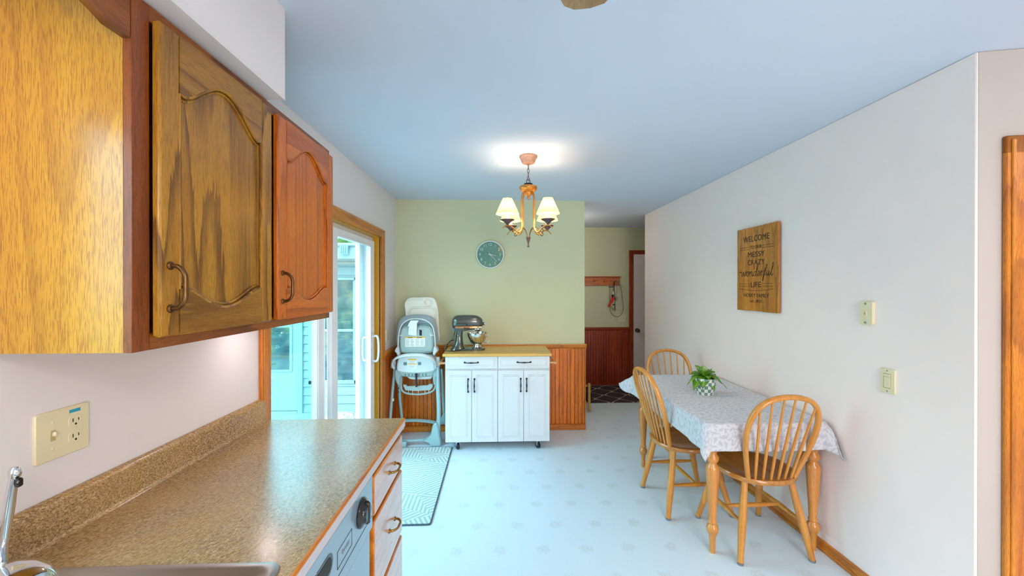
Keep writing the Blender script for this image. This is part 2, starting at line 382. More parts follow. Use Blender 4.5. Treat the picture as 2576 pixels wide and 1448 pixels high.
class G:
    def __init__(s): s.v = []; s.f = []; s.mi = []; s.uv = {}; s.X = None
    def _add(s, vs, fs, mi=0, uvs=None):
        b = len(s.v)
        if s.X is not None: vs = [s.X @ Vector(p) for p in vs]
        s.v += [tuple(p) for p in vs]
        for i, f in enumerate(fs):
            if uvs: s.uv[len(s.f)] = uvs[i]
            s.f.append(tuple(b+k for k in f)); s.mi.append(mi)
        return s
    def box(s, x0, x1, y0, y1, z0, z1, bev=0.0, mi=0):
        lo = (min(x0, x1), min(y0, y1), min(z0, z1)); hi = (max(x0, x1), max(y0, y1), max(z0, z1))
        b = min(bev, 0.49*min(hi[i]-lo[i] for i in range(3)))
        if b <= 0:
            vs = [(hi[0] if i & 1 else lo[0], hi[1] if i & 2 else lo[1], hi[2] if i & 4 else lo[2]) for i in range(8)]
            return s._add(vs, [(0, 2, 3, 1), (4, 5, 7, 6), (0, 1, 5, 4), (2, 6, 7, 3), (0, 4, 6, 2), (1, 3, 7, 5)], mi)
        vs = []
        for cn in range(8):
            for k in range(3):
                p = []
                for a in range(3):
                    sg = (cn >> a) & 1; e = hi[a] if sg else lo[a]
                    p.append(e if a == k else e+(-b if sg else b))
                vs.append(p)
        I = lambda cn, k: cn*3+k
        fs = []
        for k in range(3):
            a, d = [i for i in range(3) if i != k]
            for sg in (0, 1):
                base = sg << k
                q = [base, base | (1 << a), base | (1 << a) | (1 << d), base | (1 << d)]
                fs.append([I(x, k) for x in q])
            for sa in (0, 1):
                for sd in (0, 1):
                    c0 = (sa << a) | (sd << d); c1 = c0 | (1 << k)
                    fs.append([I(c0, a), I(c0, d), I(c1, d), I(c1, a)])
        for cn in range(8): fs.append([I(cn, 0), I(cn, 1), I(cn, 2)])
        return s._add(vs, fs, mi)
    def lathe(s, prof, seg=24, M=None, mi=0, cap=True, uvscale=None, sx=1.0, sy=1.0):
        vs = []; fs = []; uvs = [] if uvscale else None
        n = len(prof)
        for (r, z) in prof:
            for k in range(seg):
                a = 2*PI*k/seg; p = Vector((r*sx*math.cos(a), r*sy*math.sin(a), z)); vs.append(M @ p if M else p)
        for i in range(n-1):
            for k in range(seg):
                k2 = (k+1) % seg
                fs.append((i*seg+k, i*seg+k2, (i+1)*seg+k2, (i+1)*seg+k))
                if uvscale:
                    u0, u1 = k/seg*uvscale[0], (k+1)/seg*uvscale[0]; a0, a1 = prof[i][1]*uvscale[1], prof[i+1][1]*uvscale[1]
                    uvs.append([(u0, a0), (u1, a0), (u1, a1), (u0, a1)])
        if cap:
            fs.append(tuple(range(seg))); fs.append(tuple((n-1)*seg+k for k in range(seg)))
            if uvscale: uvs += [[(0, 0)]*seg]*2
        return s._add(vs, fs, mi, uvs)
    def cyl(s, p0, p1, r0, r1=None, seg=16, mi=0):
        return s.tube([p0, p1], [r0, r0 if r1 is None else r1], seg, mi=mi)
    def tube(s, pts, r, seg=10, closed=False, mi=0, flat=None):
        pts = [Vector(p) for p in pts]; n = len(pts)
        rr = r if isinstance(r, (list, tuple)) else [r]*n
        if len(rr) != n:   # resample radii
            rr = [rr[min(int(i*(len(rr)-1)/(n-1)), len(rr)-2)]*(1-(i*(len(rr)-1)/(n-1)-min(int(i*(len(rr)-1)/(n-1)), len(rr)-2))) + rr[min(int(i*(len(rr)-1)/(n-1)), len(rr)-2)+1]*(i*(len(rr)-1)/(n-1)-min(int(i*(len(rr)-1)/(n-1)), len(rr)-2)) for i in range(n)]
        T = []
        for i in range(n):
            if closed: d = pts[(i+1) % n]-pts[(i-1) % n]
            else: d = pts[min(i+1, n-1)]-pts[max(i-1, 0)]
            T.append(d.normalized() if d.length > 1e-9 else Vector((0, 0, 1)))
        ref = Vector((0, 0, 1)) if abs(T[0].z) < 0.9 else Vector((1, 0, 0))
        N = (ref-T[0]*ref.dot(T[0])).normalized(); vs = []
        for i in range(n):
            if i: N = (N-T[i]*N.dot(T[i])).normalized()
            B = T[i].cross(N)
            for k in range(seg):
                a = 2*PI*k/seg; ca, sa = math.cos(a), math.sin(a)
                if flat: vs.append(pts[i]+N*ca*rr[i]*flat[0]+B*sa*rr[i]*flat[1])
                else: vs.append(pts[i]+(N*ca+B*sa)*rr[i])
        fs = []
        for i in range(n if closed else n-1):
            j = (i+1) % n
            for k in range(seg):
                k2 = (k+1) % seg; fs.append((i*seg+k, i*seg+k2, j*seg+k2, j*seg+k))
        if not closed: fs += [tuple(range(seg)), tuple((n-1)*seg+k for k in range(seg))]
        return s._add(vs, fs, mi)
    def prism(s, poly, fn, d0, d1, mi=0, bev=0.0):
        """poly 2D, fn(a, b, d) -> 3D, extruded d0..d1 with optional chamfer at d1"""
        n = len(poly); rings = [(poly, d0)]
        if bev:
            rings.append((poly, d1-(bev if d1 > d0 else -bev)))
            rings.append((inset(poly, bev), d1))
        else: rings.append((poly, d1))
        vs = [fn(p[0], p[1], d) for ring, d in rings for p in ring]; fs = []
        for i in range(len(rings)-1):
            for k in range(n):
                k2 = (k+1) % n; fs.append((i*n+k, i*n+k2, (i+1)*n+k2, (i+1)*n+k))
        fs += [tuple(range(n)), tuple((len(rings)-1)*n+k for k in range(n))]
        return s._add(vs, fs, mi)
    def grid(s, fn, nu, nv, mi=0, uv=True, thick=0):
        vs = [fn(i/(nu-1), j/(nv-1)) for j in range(nv) for i in range(nu)]
        fs = []; uvs = []
        for j in range(nv-1):
            for i in range(nu-1):
                fs.append((j*nu+i, j*nu+i+1, (j+1)*nu+i+1, (j+1)*nu+i))
                uvs.append([(i/(nu-1), j/(nv-1)), ((i+1)/(nu-1), j/(nv-1)), ((i+1)/(nu-1), (j+1)/(nv-1)), (i/(nu-1), (j+1)/(nv-1))])
        return s._add(vs, fs, mi, uvs if uv else None)
    def loft(s, rings, mi=0, cap=True):
        n = len(rings[0]); vs = [p for r in rings for p in r]; fs = []
        for i in range(len(rings)-1):
            for k in range(n):
                k2 = (k+1) % n; fs.append((i*n+k, i*n+k2, (i+1)*n+k2, (i+1)*n+k))
        if cap: fs += [tuple(range(n)), tuple((len(rings)-1)*n+k for k in range(n))]
        return s._add(vs, fs, mi)
    def sphere(s, cx, cy, cz, rx, ry=None, rz=None, seg=16, mi=0):
        ry = rx if ry is None else ry; rz = rx if rz is None else rz
        rings = []
        for i in range(1, seg//2):
            a = PI*i/(seg//2)
            rings.append([(cx+rx*math.sin(a)*math.cos(2*PI*k/seg), cy+ry*math.sin(a)*math.sin(2*PI*k/seg), cz-rz*math.cos(a)) for k in range(seg)])
        return s.loft(rings, mi)
    def obj(s, name, mats, parent=None, smooth=40, recalc=True):
        me = bpy.data.meshes.new(name); me.from_pydata(s.v, [], s.f)
        if not isinstance(mats, (list, tuple)): mats = [mats]
        for m in mats: me.materials.append(MATS[m])
        for i, p in enumerate(me.polygons): p.material_index = s.mi[i]
        if s.uv:
            ul = me.uv_layers.new(name='UVMap')
            for i, p in enumerate(me.polygons):
                if i in s.uv:
                    for li, q in zip(p.loop_indices, s.uv[i]): ul.data[li].uv = q
        if recalc:
            bm = bmesh.new(); bm.from_mesh(me); bmesh.ops.recalc_face_normals(bm, faces=bm.faces); bm.to_mesh(me); bm.free()
        if smooth:
            me.shade_smooth(); me.set_sharp_from_angle(angle=R(smooth))
        o = bpy.data.objects.new(name, me); COL.objects.link(o)
        if parent is not None:
            root = parent
            while root.parent: root = root.parent
            if root.get('_world'): me.transform(Matrix.Translation(-root.location))
            o.parent = parent
        return o

def inset(poly, d):
    n = len(poly); out = []
    A = sum(poly[i][0]*poly[(i+1) % n][1]-poly[(i+1) % n][0]*poly[i][1] for i in range(n)); sg = 1 if A > 0 else -1
    for i in range(n):
        p0, p1, p2 = Vector(poly[i-1][:2]), Vector(poly[i][:2]), Vector(poly[(i+1) % n][:2])
        e1 = (p1-p0); e2 = (p2-p1)
        e1 = e1.normalized() if e1.length > 1e-9 else Vector((1, 0)); e2 = e2.normalized() if e2.length > 1e-9 else e1
        n1 = Vector((-e1.y, e1.x))*sg; n2 = Vector((-e2.y, e2.x))*sg
        m = n1+n2; m = m/max(m.length_squared/2, 0.5)*1.0
        out.append((p1.x+m.x*d, p1.y+m.y*d))
    return out

def rrect(x0, x1, y0, y1, r, n=6):
    out = []
    for cx, cy, a0 in ((x1-r, y1-r, 0), (x0+r, y1-r, 90), (x0+r, y0+r, 180), (x1-r, y0+r, 270)):
        for k in range(n+1):
            a = R(a0+90*k/n); out.append((cx+r*math.cos(a), cy+r*math.sin(a)))
    return out

def thing(name, label, cat, loc=(0, 0, 0), rotz=0, group=None, world=True):
    o = bpy.data.objects.new(name, None); COL.objects.link(o); o.empty_display_size = 0.05
    o.location = loc; o.rotation_euler = (0, 0, rotz); o['label'] = label; o['category'] = cat
    if group: o['group'] = group
    if world: o['_world'] = 1
    return o
def tag(o, label, cat, group=None):
    o['label'] = label; o['category'] = cat
    if group: o['group'] = group
    return o
def struct(name, g, mats, parent=None, smooth=40):
    o = g.obj(name, mats, parent, smooth)
    if parent is None: o['kind'] = 'structure'
    return o
def structroot(name, loc=(0, 0, 0)):
    o = bpy.data.objects.new(name, None); COL.objects.link(o); o.location = loc; o['kind'] = 'structure'; o['_world'] = 1
    o.empty_display_size = 0.05
    return o
def text(name, body, size, M, mat, parent, ext=0.0008, align='CENTER', sx=1.0, bold=0.0):
    cu = bpy.data.curves.new(name, 'FONT'); cu.body = body; cu.size = size; cu.extrude = ext; cu.align_x = align; cu.align_y = 'CENTER'
    cu.offset = bold; cu.resolution_u = 4
    t = bpy.data.objects.new(name+'_tmp', cu); COL.objects.link(t)
    dg = bpy.context.evaluated_depsgraph_get(); me = bpy.data.meshes.new_from_object(t.evaluated_get(dg)); me.name = name
    bpy.data.objects.remove(t); bpy.data.curves.remove(cu)
    me.transform(M @ Matrix.Diagonal((sx, 1, 1, 1))); me.materials.clear(); me.materials.append(MATS[mat])
    o = bpy.data.objects.new(name, me); COL.objects.link(o)
    if parent is not None:
        root = parent
        while root.parent: root = root.parent
        if root.get('_world'): me.transform(Matrix.Translation(-root.location))
        o.parent = parent
    return o
def frame_M(origin, xdir, ydir):
    x = Vector(xdir).normalized(); y = Vector(ydir).normalized(); z = x.cross(y)
    M = Matrix((x, y, z)).transposed().to_4x4(); M.translation = Vector(origin); return M

# ================================================================== THE SETTING
XL, XR, YB, H = -1.075, 1.876, 4.14, 2.44
# patio opening: y 1.86..3.58, z 0..1.975 ; sink window: y -0.65..0.45, z 1.10..2.02
g = G(); g.box(-1.2, 4.7, -2.9, 6.1, -0.08, 0.0); struct('floor', g, 'floor_vinyl')
g = G(); g.box(-1.2, 4.7, -2.9, 6.1, H, H+0.08); struct('ceiling', g, 'ceiling_paint')
g = G()
for (y0, y1, z0, z1) in ((-2.8, -0.65, 0, H), (-0.65, 0.62, 0, 1.10), (-0.65, 0.62, 2.02, H), (0.62, 1.86, 0, H), (1.86, 3.58, 1.975, H), (3.58, YB, 0, H)):
    g.box(XL-0.13, XL, y0, y1, z0, z1)
struct('wall_left', g, 'white_wall')
g = G(); g.box(XL-0.13, 0.93, YB, YB+0.11, 0, H); struct('wall_back', g, 'green_wall')
g = G(); g.box(XR, XR+0.13, 1.462, 4.906, 0, H, 0.004); struct('wall_right', g, 'white_wall_warmlit')
# the return wall at the right runs off very slightly towards the camera
rn = Matrix.Translation((XR, 1.462, 0)) @ Matrix.Rotation(R(-11), 4, 'Z')
g = G(); g.X = rn; g.box(0.006, 2.9, 0.0, 0.12, 0, H, 0.003); struct('wall_right_return', g, 'return_wall')
g = G(); g.X = rn
g.box(0.085, 0.16, -0.018, 0.0, 0, 2.10, 0.004); g.box(0.085, 1.1, -0.018, 0.0, 2.03, 2.10, 0.004); g.box(0.10, 0.115, -0.024, -0.016, 0, 2.085, 0.003)
struct('trim_1', g, 'oak_trim_v')
g = G(); g.X = rn; g.box(0.16, 1.0, -0.01, -0.001, 0.01, 2.03, 0.002); g.box(0.28, 0.50, -0.014, -0.009, 0.2, 0.95, 0.004); g.box(0.28, 0.50, -0.014, -0.009, 1.1, 1.9, 0.004)
struct('door_4', g, 'oak_trim_v')
g = G(); g.box(-1.2, 4.7, -2.9, -2.8, 0, H); struct('wall_front', g, 'white_wall')
g = G(); g.box(4.6, 4.7, -2.8, 1.0, 0, H); struct('wall_far_right', g, 'white_wall')
g = G(); g.box(-1.2, 3.4, 5.98, 6.08, 0, H); struct('wall_hall', g, 'green_wall')
g = G(); g.box(3.3, 3.4, 4.9, 5.98, 0, H); struct('wall_hall_right', g, 'white_wall')
g = G(); g.box(XR+0.13, 3.4, 4.8, 4.9, 0, H); struct('wall_hall_near', g, 'white_wall')
g = G(); g.box(-1.2, -1.08, 4.25, 5.98, 0, H); struct('wall_hall_left', g, 'green_wall')
# soffit over the cabinets
g = G(); g.box(XL, -0.71, -2.2, 1.33, 2.141, H); struct('wall_soffit', g, 'white_wall')

# wainscot and chair rail
def beads_x(g, x0, x1, yf, z0, z1, w=0.041):
    x = math.floor(x0/w)*w
    while x < x1:
        a, b = max(x, x0), min(x+w, x1)
        if b-a > 0.004:
            g.box(a+0.0012, b-0.0012, yf, yf+0.010, z0, z1, 0.0025)
            if b-a > 0.03: g.box(b-0.0075, b-0.0035, yf-0.0015, yf+0.004, z0, z1, 0.0012)
        x += w
def beads_y(g, y0, y1, xf, z0, z1, w=0.041):
    y = math.floor(y0/w)*w
    while y < y1:
        a, b = max(y, y0), min(y+w, y1)
        if b-a > 0.004: g.box(xf-0.010, xf, a+0.0012, b-0.0012, z0, z1, 0.0025)
        y += w
g = G(); beads_x(g, XL, 0.93, YB-0.014, 0.06, 0.87); g.box(XL, 0.93, YB-0.006, YB-0.0005, 0.05, 0.88)
struct('wainscot_back', g, 'beadboard_x')
g = G(); g.box(0.93, 0.937, YB-0.02, YB+0.10, 0.0, 0.87, 0.001); struct('trim_2', g, 'oak_trim_v')
g = G(); beads_y(g, 3.70, YB-0.015, XL+0.014, 0.06, 0.87); g.box(XL+0.0005, XL+0.006, 3.70, YB-0.015, 0.05, 0.88)
struct('wainscot_left', g, 'beadboard_y')
def rail_prof(y, s=-1):   # profile in (depth, z)
    return [(0, 0.855), (0.012, 0.857), (0.014, 0.868), (0.022, 0.874), (0.026, 0.882), (0.026, 0.894), (0.034, 0.900), (0.034, 0.911), (0, 0.911)]
g = G(); g.prism(rail_prof(0), lambda a, b, d: (d, YB-0.004-a, b), XL, 0.945); struct('trim_3', g, 'oak_trim_x')
g = G(); g.prism(rail_prof(0), lambda a, b, d: (XL+0.004+a, d, b), 3.70, YB-0.03); struct('trim_4', g, 'oak_trim_y')
g = G(); g.box(XL, 0.935, YB-0.030, YB-0.013, 0, 0.062, 0.005); struct('baseboard_back', g, 'oak_trim_x')
g = G(); g.box(XL+0.0, XL+0.028, 3.70, YB-0.03, 0, 0.062, 0.005); struct('baseboard_left', g, 'oak_trim_y')
g = G(); g.box(XR-0.013, XR-0.0, 1.462, 4.906, 0, 0.062, 0.004); g.box(XR-0.018, XR-0.012, 1.462, 4.906, 0, 0.02, 0.003)
struct('baseboard_right', g, 'oak_trim_y')
# patio door casing (room side) and jamb
CF = XL+0.018
g = G(); g.box(XL, CF, 1.79, 1.862, 0, 2.047, 0.004); g.box(CF-0.002, CF+0.004, 1.80, 1.815, 0, 2.04, 0.003); struct('trim_5', g, 'oak_trim_v')
g = G(); g.box(XL, CF, 3.60, 3.70, 0, 2.047, 0.004); g.box(CF-0.002, CF+0.004, 3.665, 3.69, 0, 2.04, 0.003); struct('trim_6', g, 'oak_trim_v')
g = G(); g.box(XL, CF+0.001, 1.79, 3.70, 1.972, 2.047, 0.004); g.box(CF-0.001, CF+0.006, 1.80, 3.69, 2.024, 2.040, 0.003); struct('trim_7', g, 'oak_trim_y')
g = G(); g.box(-1.13, XL, 3.575, 3.60, 0, 1.972); g.box(-1.13, XL, 1.862, 1.885, 0, 1.972); g.box(-1.13, XL, 1.885, 3.575, 1.962, 1.985)
struct('trim_8', g, 'oak_jamb')

# ---- patio door (door_1): vinyl frame, fixed panel, sliding panel
d1 = structroot('door_1', (-1.15, 2.72, 0))
g = G(); g.box(-1.205, -1.13, 3.545, 3.60, 0, 1.97, 0.003); g.box(-1.205, -1.13, 1.862, 1.90, 0, 1.97, 0.003)
g.box(-1.205, -1.13, 1.90, 3.545, 1.93, 1.97, 0.003); g.box(-1.205, -1.13, 1.90, 3.545, 0, 0.035, 0.003)
g.box(-1.24, -1.20, 3.44, 3.60, 0.0, 1.93, 0.003); g.box(-1.24, -1.205, 1.9, 3.55, 1.90, 1.95, 0.003)
struct('door_frame', g, 'vinyl_white', d1)
g = G()   # sliding panel, room side
g.box(-1.142, -1.108, 3.432, 3.545, 0.03, 1.93, 0.004); g.box(-1.142, -1.108, 2.645, 2.745, 0.03, 1.93, 0.004)
g.box(-1.142, -1.108, 2.745, 3.432, 1.878, 1.93, 0.004); g.box(-1.142, -1.108, 2.745, 3.432, 0.03, 0.16, 0.004)
g.box(-1.112, -1.102, 2.735, 3.442, 1.868, 1.885, 0.003); g.box(-1.112, -1.102, 3.425, 3.44, 0.15, 1.88, 0.003)
sp = struct('sliding_panel', g, 'vinyl_white', d1)
g = G(); g.box(-1.128, -1.122, 2.74, 3.436, 0.15, 1.884); struct('glass_pane', g, 'door_glass', sp)
g = G()   # D handle
g.X = Matrix.Translation((-1.106, 3.485, 0.975))
pth = catmull([(0.0, 0.0, -0.105), (0.030, 0.004, -0.112), (0.046, 0.008, -0.085), (0.050, 0.010, 0.0), (0.046, 0.008, 0.085), (0.030, 0.004, 0.112), (0.0, 0.0, 0.105)], 6)
g.tube(pth, 0.010, 10); g.box(-0.002, 0.006, -0.022, 0.022, -0.135, 0.135, 0.004); g.box(-0.002, 0.014, -0.01, 0.01, 0.16, 0.185, 0.003)
struct('handle', g, 'white_paint', sp)
g = G()
pth = catmull([(0.0, 0.0, -0.095), (-0.030, 0, -0.10), (-0.040, 0, -0.07), (-0.042, 0, 0.0), (-0.040, 0, 0.07), (-0.030, 0, 0.10), (0.0, 0, 0.095)], 6)
g.X = Matrix.Translation((-1.142, 3.46, 0.975)); g.tube(pth, 0.009, 8); struct('handle', g, 'white_paint', sp)
g = G()   # fixed panel, outer side
g.box(-1.182, -1.148, 1.90, 1.965, 0.03, 1.93, 0.004); g.box(-1.182, -1.148, 2.52, 2.64, 0.03, 1.93, 0.004)
g.box(-1.182, -1.148, 1.965, 2.52, 1.86, 1.93, 0.004); g.box(-1.182, -1.148, 1.965, 2.52, 0.03, 0.16, 0.004)
g.box(-1.150, -1.143, 2.53, 2.545, 0.03, 1.93, 0.002); g.box(-1.150, -1.143, 2.60, 2.61, 0.03, 1.93, 0.002)
fp = struct('fixed_panel', g, 'vinyl_white', d1)
g = G(); g.box(-1.168, -1.162, 1.96, 2.525, 0.15, 1.87); struct('glass_pane', g, 'fixed_glass', fp)

# kitchen window over the sink (beside the camera, out of the picture)
w1 = structroot('window_1', (-1.14, -0.1, 1.56))
g = G()
for a in (-0.65, -0.03, 0.58): g.box(-1.17, -1.11, a, a+0.04, 1.10, 2.02, 0.003)
g.box(-1.17, -1.11, -0.65, 0.62, 1.10, 1.14, 0.003); g.box(-1.17, -1.11, -0.65, 0.62, 1.98, 2.02, 0.003); struct('window_frame', g, 'vinyl_white', w1)
g = G(); g.box(-1.142, -1.138, -0.62, 0.60, 1.13, 1.99); struct('glass_pane', g, 'door_glass', w1)

# hall: wainscot, rail, door with casing
g = G(); beads_x(g, 0.9, 2.035, 5.966, 0.0, 0.85); g.box(0.9, 2.035, 5.972, 5.979, 0, 0.87); struct('wainscot_hall', g, 'beadboard_hall_shaded')
g = G(); g.prism([(a, b-0.012) for a, b in rail_prof(0)], lambda a, b, d: (d, 5.976-a, b), 0.9, 2.035); struct('trim_9', g, 'hall_trim_shaded_x')
g = G(); g.box(2.035, 2.098, 5.956, 5.98, 0, 2.09, 0.005); g.box(2.045, 2.055, 5.950, 5.957, 0, 2.08, 0.003); g.box(2.088, 2.098, 5.950, 5.957, 0, 2.03, 0.003); struct('trim_10', g, 'hall_trim_shaded_v')
g = G(); g.box(2.098, 3.0, 5.956, 5.98, 2.027, 2.09, 0.005); g.box(2.06, 3.0, 5.950, 5.957, 2.07, 2.08, 0.003); struct('trim_11', g, 'hall_trim_shaded_x')
d2 = structroot('door_2', (2.5, 5.96, 0))
g = G(); g.box(2.102, 2.92, 5.958, 5.979, 0.01, 2.024, 0.003); struct('door_leaf', g, 'door_white', d2)
g = G(); g.X = Matrix.Translation((2.158, 5.958, 0.85)) @ Matrix.Rotation(R(90), 4, 'X')
g.lathe([(0.033, 0.0), (0.033, 0.005), (0.012, 0.010), (0.011, 0.03), (0.022, 0.036), (0.028, 0.048), (0.026, 0.060), (0.012, 0.066)], 20); struct('door_knob', g, 'antique_brass', d2)

# ---- outside: the other wing of the house, seen through the patio door
g = G(); g.box(-9, -1.21, -3.0, 5.0, -0.14, -0.06); struct('deck', g, 'deck_boards')
g = G(); g.box(-40, 40, -40, 40, -0.5, -0.3); struct('ground', g, 'lawn')
YW = 5.0
g = G()
g.box(-7.0, -1.21, YW+0.001, YW+0.15, -0.06, 1.86)
z = -0.06
while z < 1.84:
    for (a, b) in ((-7.0, -3.36), (-2.44, -2.372), (-1.76, -1.21)):
        vs = [(a, YW, z), (b, YW, z), (b, YW-0.018, z+0.004), (a, YW-0.018, z+0.004), (a, YW-0.004, z+0.104), (b, YW-0.004, z+0.104)]
        g._add(vs, [(0, 1, 2, 3), (3, 2, 5, 4), (0, 3, 4), (1, 5, 2), (0, 4, 5, 1)])
    if z < 0.27 or z > 1.60:
        g._add([(-2.372, YW, z), (-1.76, YW, z), (-1.76, YW-0.018, z+0.004), (-2.372, YW-0.018, z+0.004), (-2.372, YW-0.004, z+0.104), (-1.76, YW-0.004, z+0.104)],
               [(0, 1, 2, 3), (3, 2, 5, 4), (0, 3, 4), (1, 5, 2), (0, 4, 5, 1)])
    z += 0.108
struct('wall_exterior', g, 'siding_white')
g = G(); g.box(-7.0, -1.21, YW-0.30, YW+0.1, 1.84, 1.86); g.box(-7, -1.21, YW-0.05, YW, 1.80, 1.84, 0.004); struct('soffit_exterior', g, 'soffit_pink')
g = G(); g.box(-7.0, -1.21, YW-0.34, YW-0.30, 1.85, 2.02, 0.004); g.box(-7.0, -1.21, YW-0.38, YW-0.30, 2.0, 2.035, 0.008)
g.box(-7.0, -1.21, YW-0.3, YW+2.5, 2.0, 2.03); struct('fascia_exterior', g, 'siding_white')
g = G(); g.box(-1.235, -1.208, 3.60, YW, -0.06, 2.44); g.box(-1.25, -1.208, 3.58, 3.66, -0.06, 2.02, 0.003); struct('wall_exterior_side', g, 'siding_white')
g = G()
for k in range(4): g.box(-1.83+k*0.022, -1.82+k*0.022, YW-0.40, YW-0.385, 1.91, 2.02, 0.002)
g.box(-1.84, -1.745, YW-0.386, YW-0.38, 1.90, 2.02, 0.002); struct('vent_exterior', g, 'grate_gray')
w2 = structroot('window_2', (-2.07, YW, 0.97))
g = G(); F = YW-0.03
g.box(-2.372, -2.325, F, YW, 0.30, 1.64, 0.004); g.box(-1.808, -1.765, F, YW, 0.30, 1.64, 0.004); g.box(-2.372, -1.765, F, YW, 0.30, 0.348, 0.004); g.box(-2.372, -1.765, F, YW, 1.605, 1.64, 0.004)
g.box(-2.325, -1.808, F+0.008, YW, 0.955, 0.99, 0.004); g.box(-2.325, -2.31, F+0.012, YW, 0.35, 1.6, 0.002); g.box(-1.825, -1.808, F+0.012, YW, 0.35, 1.6, 0.002); struct('window_frame', g, 'siding_white', w2)
g = G(); g.box(-2.32, -1.812, F+0.02, F+0.024, 0.345, 1.61); struct('glass_pane', g, 'outer_pane', w2)
d3 = structroot('door_3', (-2.9, YW, -0.04))
g = G(); g.box(-3.36, -3.30, F-0.01, YW, -0.06, 2.0, 0.004); g.box(-2.50, -2.44, F-0.01, YW, -0.06, 1.84, 0.004); struct('door_frame', g, 'siding_white', d3)
g = G(); g.box(-3.30, -2.50, F+0.005, YW, -0.03, 1.8, 0.004); g.box(-3.22, -2.565, F-0.008, F+0.008, 0.455, 1.05, 0.005)
g.box(-3.30, -2.50, F-0.012, F+0.01, -0.06, -0.035, 0.002); leaf = struct('door_leaf', g, 'siding_white', d3)
g = G(); g.box(-3.18, -2.60, F-0.012, F-0.006, 0.49, 1.015); struct('glass_pane', g, 'outer_pane', leaf)

# ================================================================== OUTDOOR THINGS
def tree(name, label, x, y, hgt, r, seed, mat, group='trees in the garden'):
    rnd = random.Random(seed); t = thing(name, label, 'tree', (x, y, -0.3), group=group, world=False)
    g = G(); g.tube(catmull([(0, 0, 0), (0.05, 0.02, hgt*0.3), (-0.04, 0.04, hgt*0.6), (0, 0, hgt*0.8)], 4), [0.14, 0.12, 0.09, 0.05], 8); g.obj('trunk', 'trunk_bark', t)
    g = G()
    for k in range(26):
        a = rnd.uniform(0, 2*PI); q = rnd.uniform(0, 1)**0.5*r; zz = hgt*rnd.uniform(0.25, 1.0); q *= 1.15-zz/hgt*0.75
        rr = r*rnd.uniform(0.22, 0.42); g2 = G(); g2.sphere(q*math.cos(a), q*math.sin(a), zz, rr, rr, rr*0.8, 12)
        vs = [(p[0]+rnd.uniform(-.12, .12)*rr*2, p[1]+rnd.uniform(-.12, .12)*rr*2, p[2]+rnd.uniform(-.12, .12)*rr*2) for p in g2.v]
        g._add(vs, g2.f)
    g.obj('foliage', mat, t, smooth=0)
    return t
tree('garden_tree', 'tree crown showing above the white roof edge outside the patio door', -3.4, 10.5, 4.6, 1.9, 3, 'foliage', None)
tree('garden_tree', 'leafy bush standing behind the deck, nearest the house', -7.2, 0.2, 2.2, 1.5, 5, 'foliage_pale')
tree('garden_tree', 'leafy tree standing far out behind the deck', -10.5, -3.5, 4.5, 2.6, 7, 'foliage')
t = thing('outdoor_unit', 'round white slotted unit on the deck outside the patio door', 'outdoor unit', (-1.72, 4.28, -0.06))
g = G(); g.X = Matrix.Translation((-1.72, 4.28, -0.06)); g.lathe([(0.15, 0), (0.19, 0.01), (0.205, 0.10), (0.205, 0.15), (0.19, 0.175), (0.165, 0.18), (0.14, 0.165), (0.0, 0.165)], 36, cap=False); g.obj('body', 'unit_white', t)
g = G(); g.X = Matrix.Translation((-1.72, 4.28, -0.06))
for k in range(40):
    a = 2*PI*k/40; g.tube([(0.150*math.cos(a), 0.150*math.sin(a), 0.178), (0.198*math.cos(a+.05), 0.198*math.sin(a+.05), 0.172)], 0.0045, 5)
g.obj('slots', 'pad_gray', t)
g = G(); g.X = Matrix.Translation((-1.72, 4.28, -0.06)); g.lathe([(0.10, 0.165), (0.10, 0.18), (0.085, 0.188), (0.0, 0.188)], 28, cap=False)
for a in (0.4, 2.2, 4.3): g.sphere(0.055*math.cos(a), 0.055*math.sin(a), 0.189, 0.008, 0.008, 0.003, 8, mi=1)
g.obj('cap', ['unit_white', 'slot_black'], t)
g = G(); g.tube(catmull([(-1.50, 4.35, 0.30), (-1.535, 4.33, 0.20), (-1.55, 4.32, 0.05), (-1.54, 4.30, -0.05)], 6), 0.006, 6)
o = g.obj('black_hose', 'black_plastic'); tag(o, 'thin dark hose curving down beside the round white unit on the deck', 'hose')

# ================================================================== CABINETS
def handle(parent, M, L=0.096, proj=0.03, r=0.0048, mat='antique_brass'):
    g = G(); g.X = M     # local: z along the handle, x out of the surface
    pth = catmull([(0, 0, -L/2), (proj*0.55, 0, -L/2+0.003), (proj*0.95, 0, -L/2+0.02), (proj, 0, 0), (proj*0.95, 0, L/2-0.02), (proj*0.55, 0, L/2-0.003), (0, 0, L/2)], 6)
    g.tube(pth, r, 10)
    for s in (-1, 1): g.lathe([(r*1.9, -0.0005), (r*1.9, 0.002), (r*1.3, 0.005)], 14, Matrix.Translation((0, 0, s*L/2)) @ Matrix.Rotation(R(90), 4, 'Y'))
    return g.obj('handle', mat, parent)
C0, C1, CZ0, CZ1, CFX = 0.844, 1.800, 1.379, 2.136, -0.765
cab = thing('upper_cabinet', 'oak wall cabinet with two arched doors above the brown countertop', 'cabinet', (-0.92, 1.32, CZ0))
g = G(); g.box(XL+0.002, CFX-0.018, C0, C0+0.016, CZ0, CZ1); g.obj('side_panel', 'oak_side', cab)['label'] = 'pale golden side panel'
g = G(); g.box(XL+0.002, CFX-0.018, C1-0.016, C1, CZ0, CZ1); g.box(XL+0.002, CFX-0.018, C0+0.016, C1-0.016, CZ0+0.02, CZ0+0.036); g.box(XL+0.002, CFX-0.018, C0+0.016, C1-0.016, CZ1-0.016, CZ1); g.box(XL+0.002, XL+0.008, C0+0.016, C1-0.016, CZ0+0.02, CZ1); g.obj('body', 'oak_side', cab)
g = G(); fx = CFX-0.018
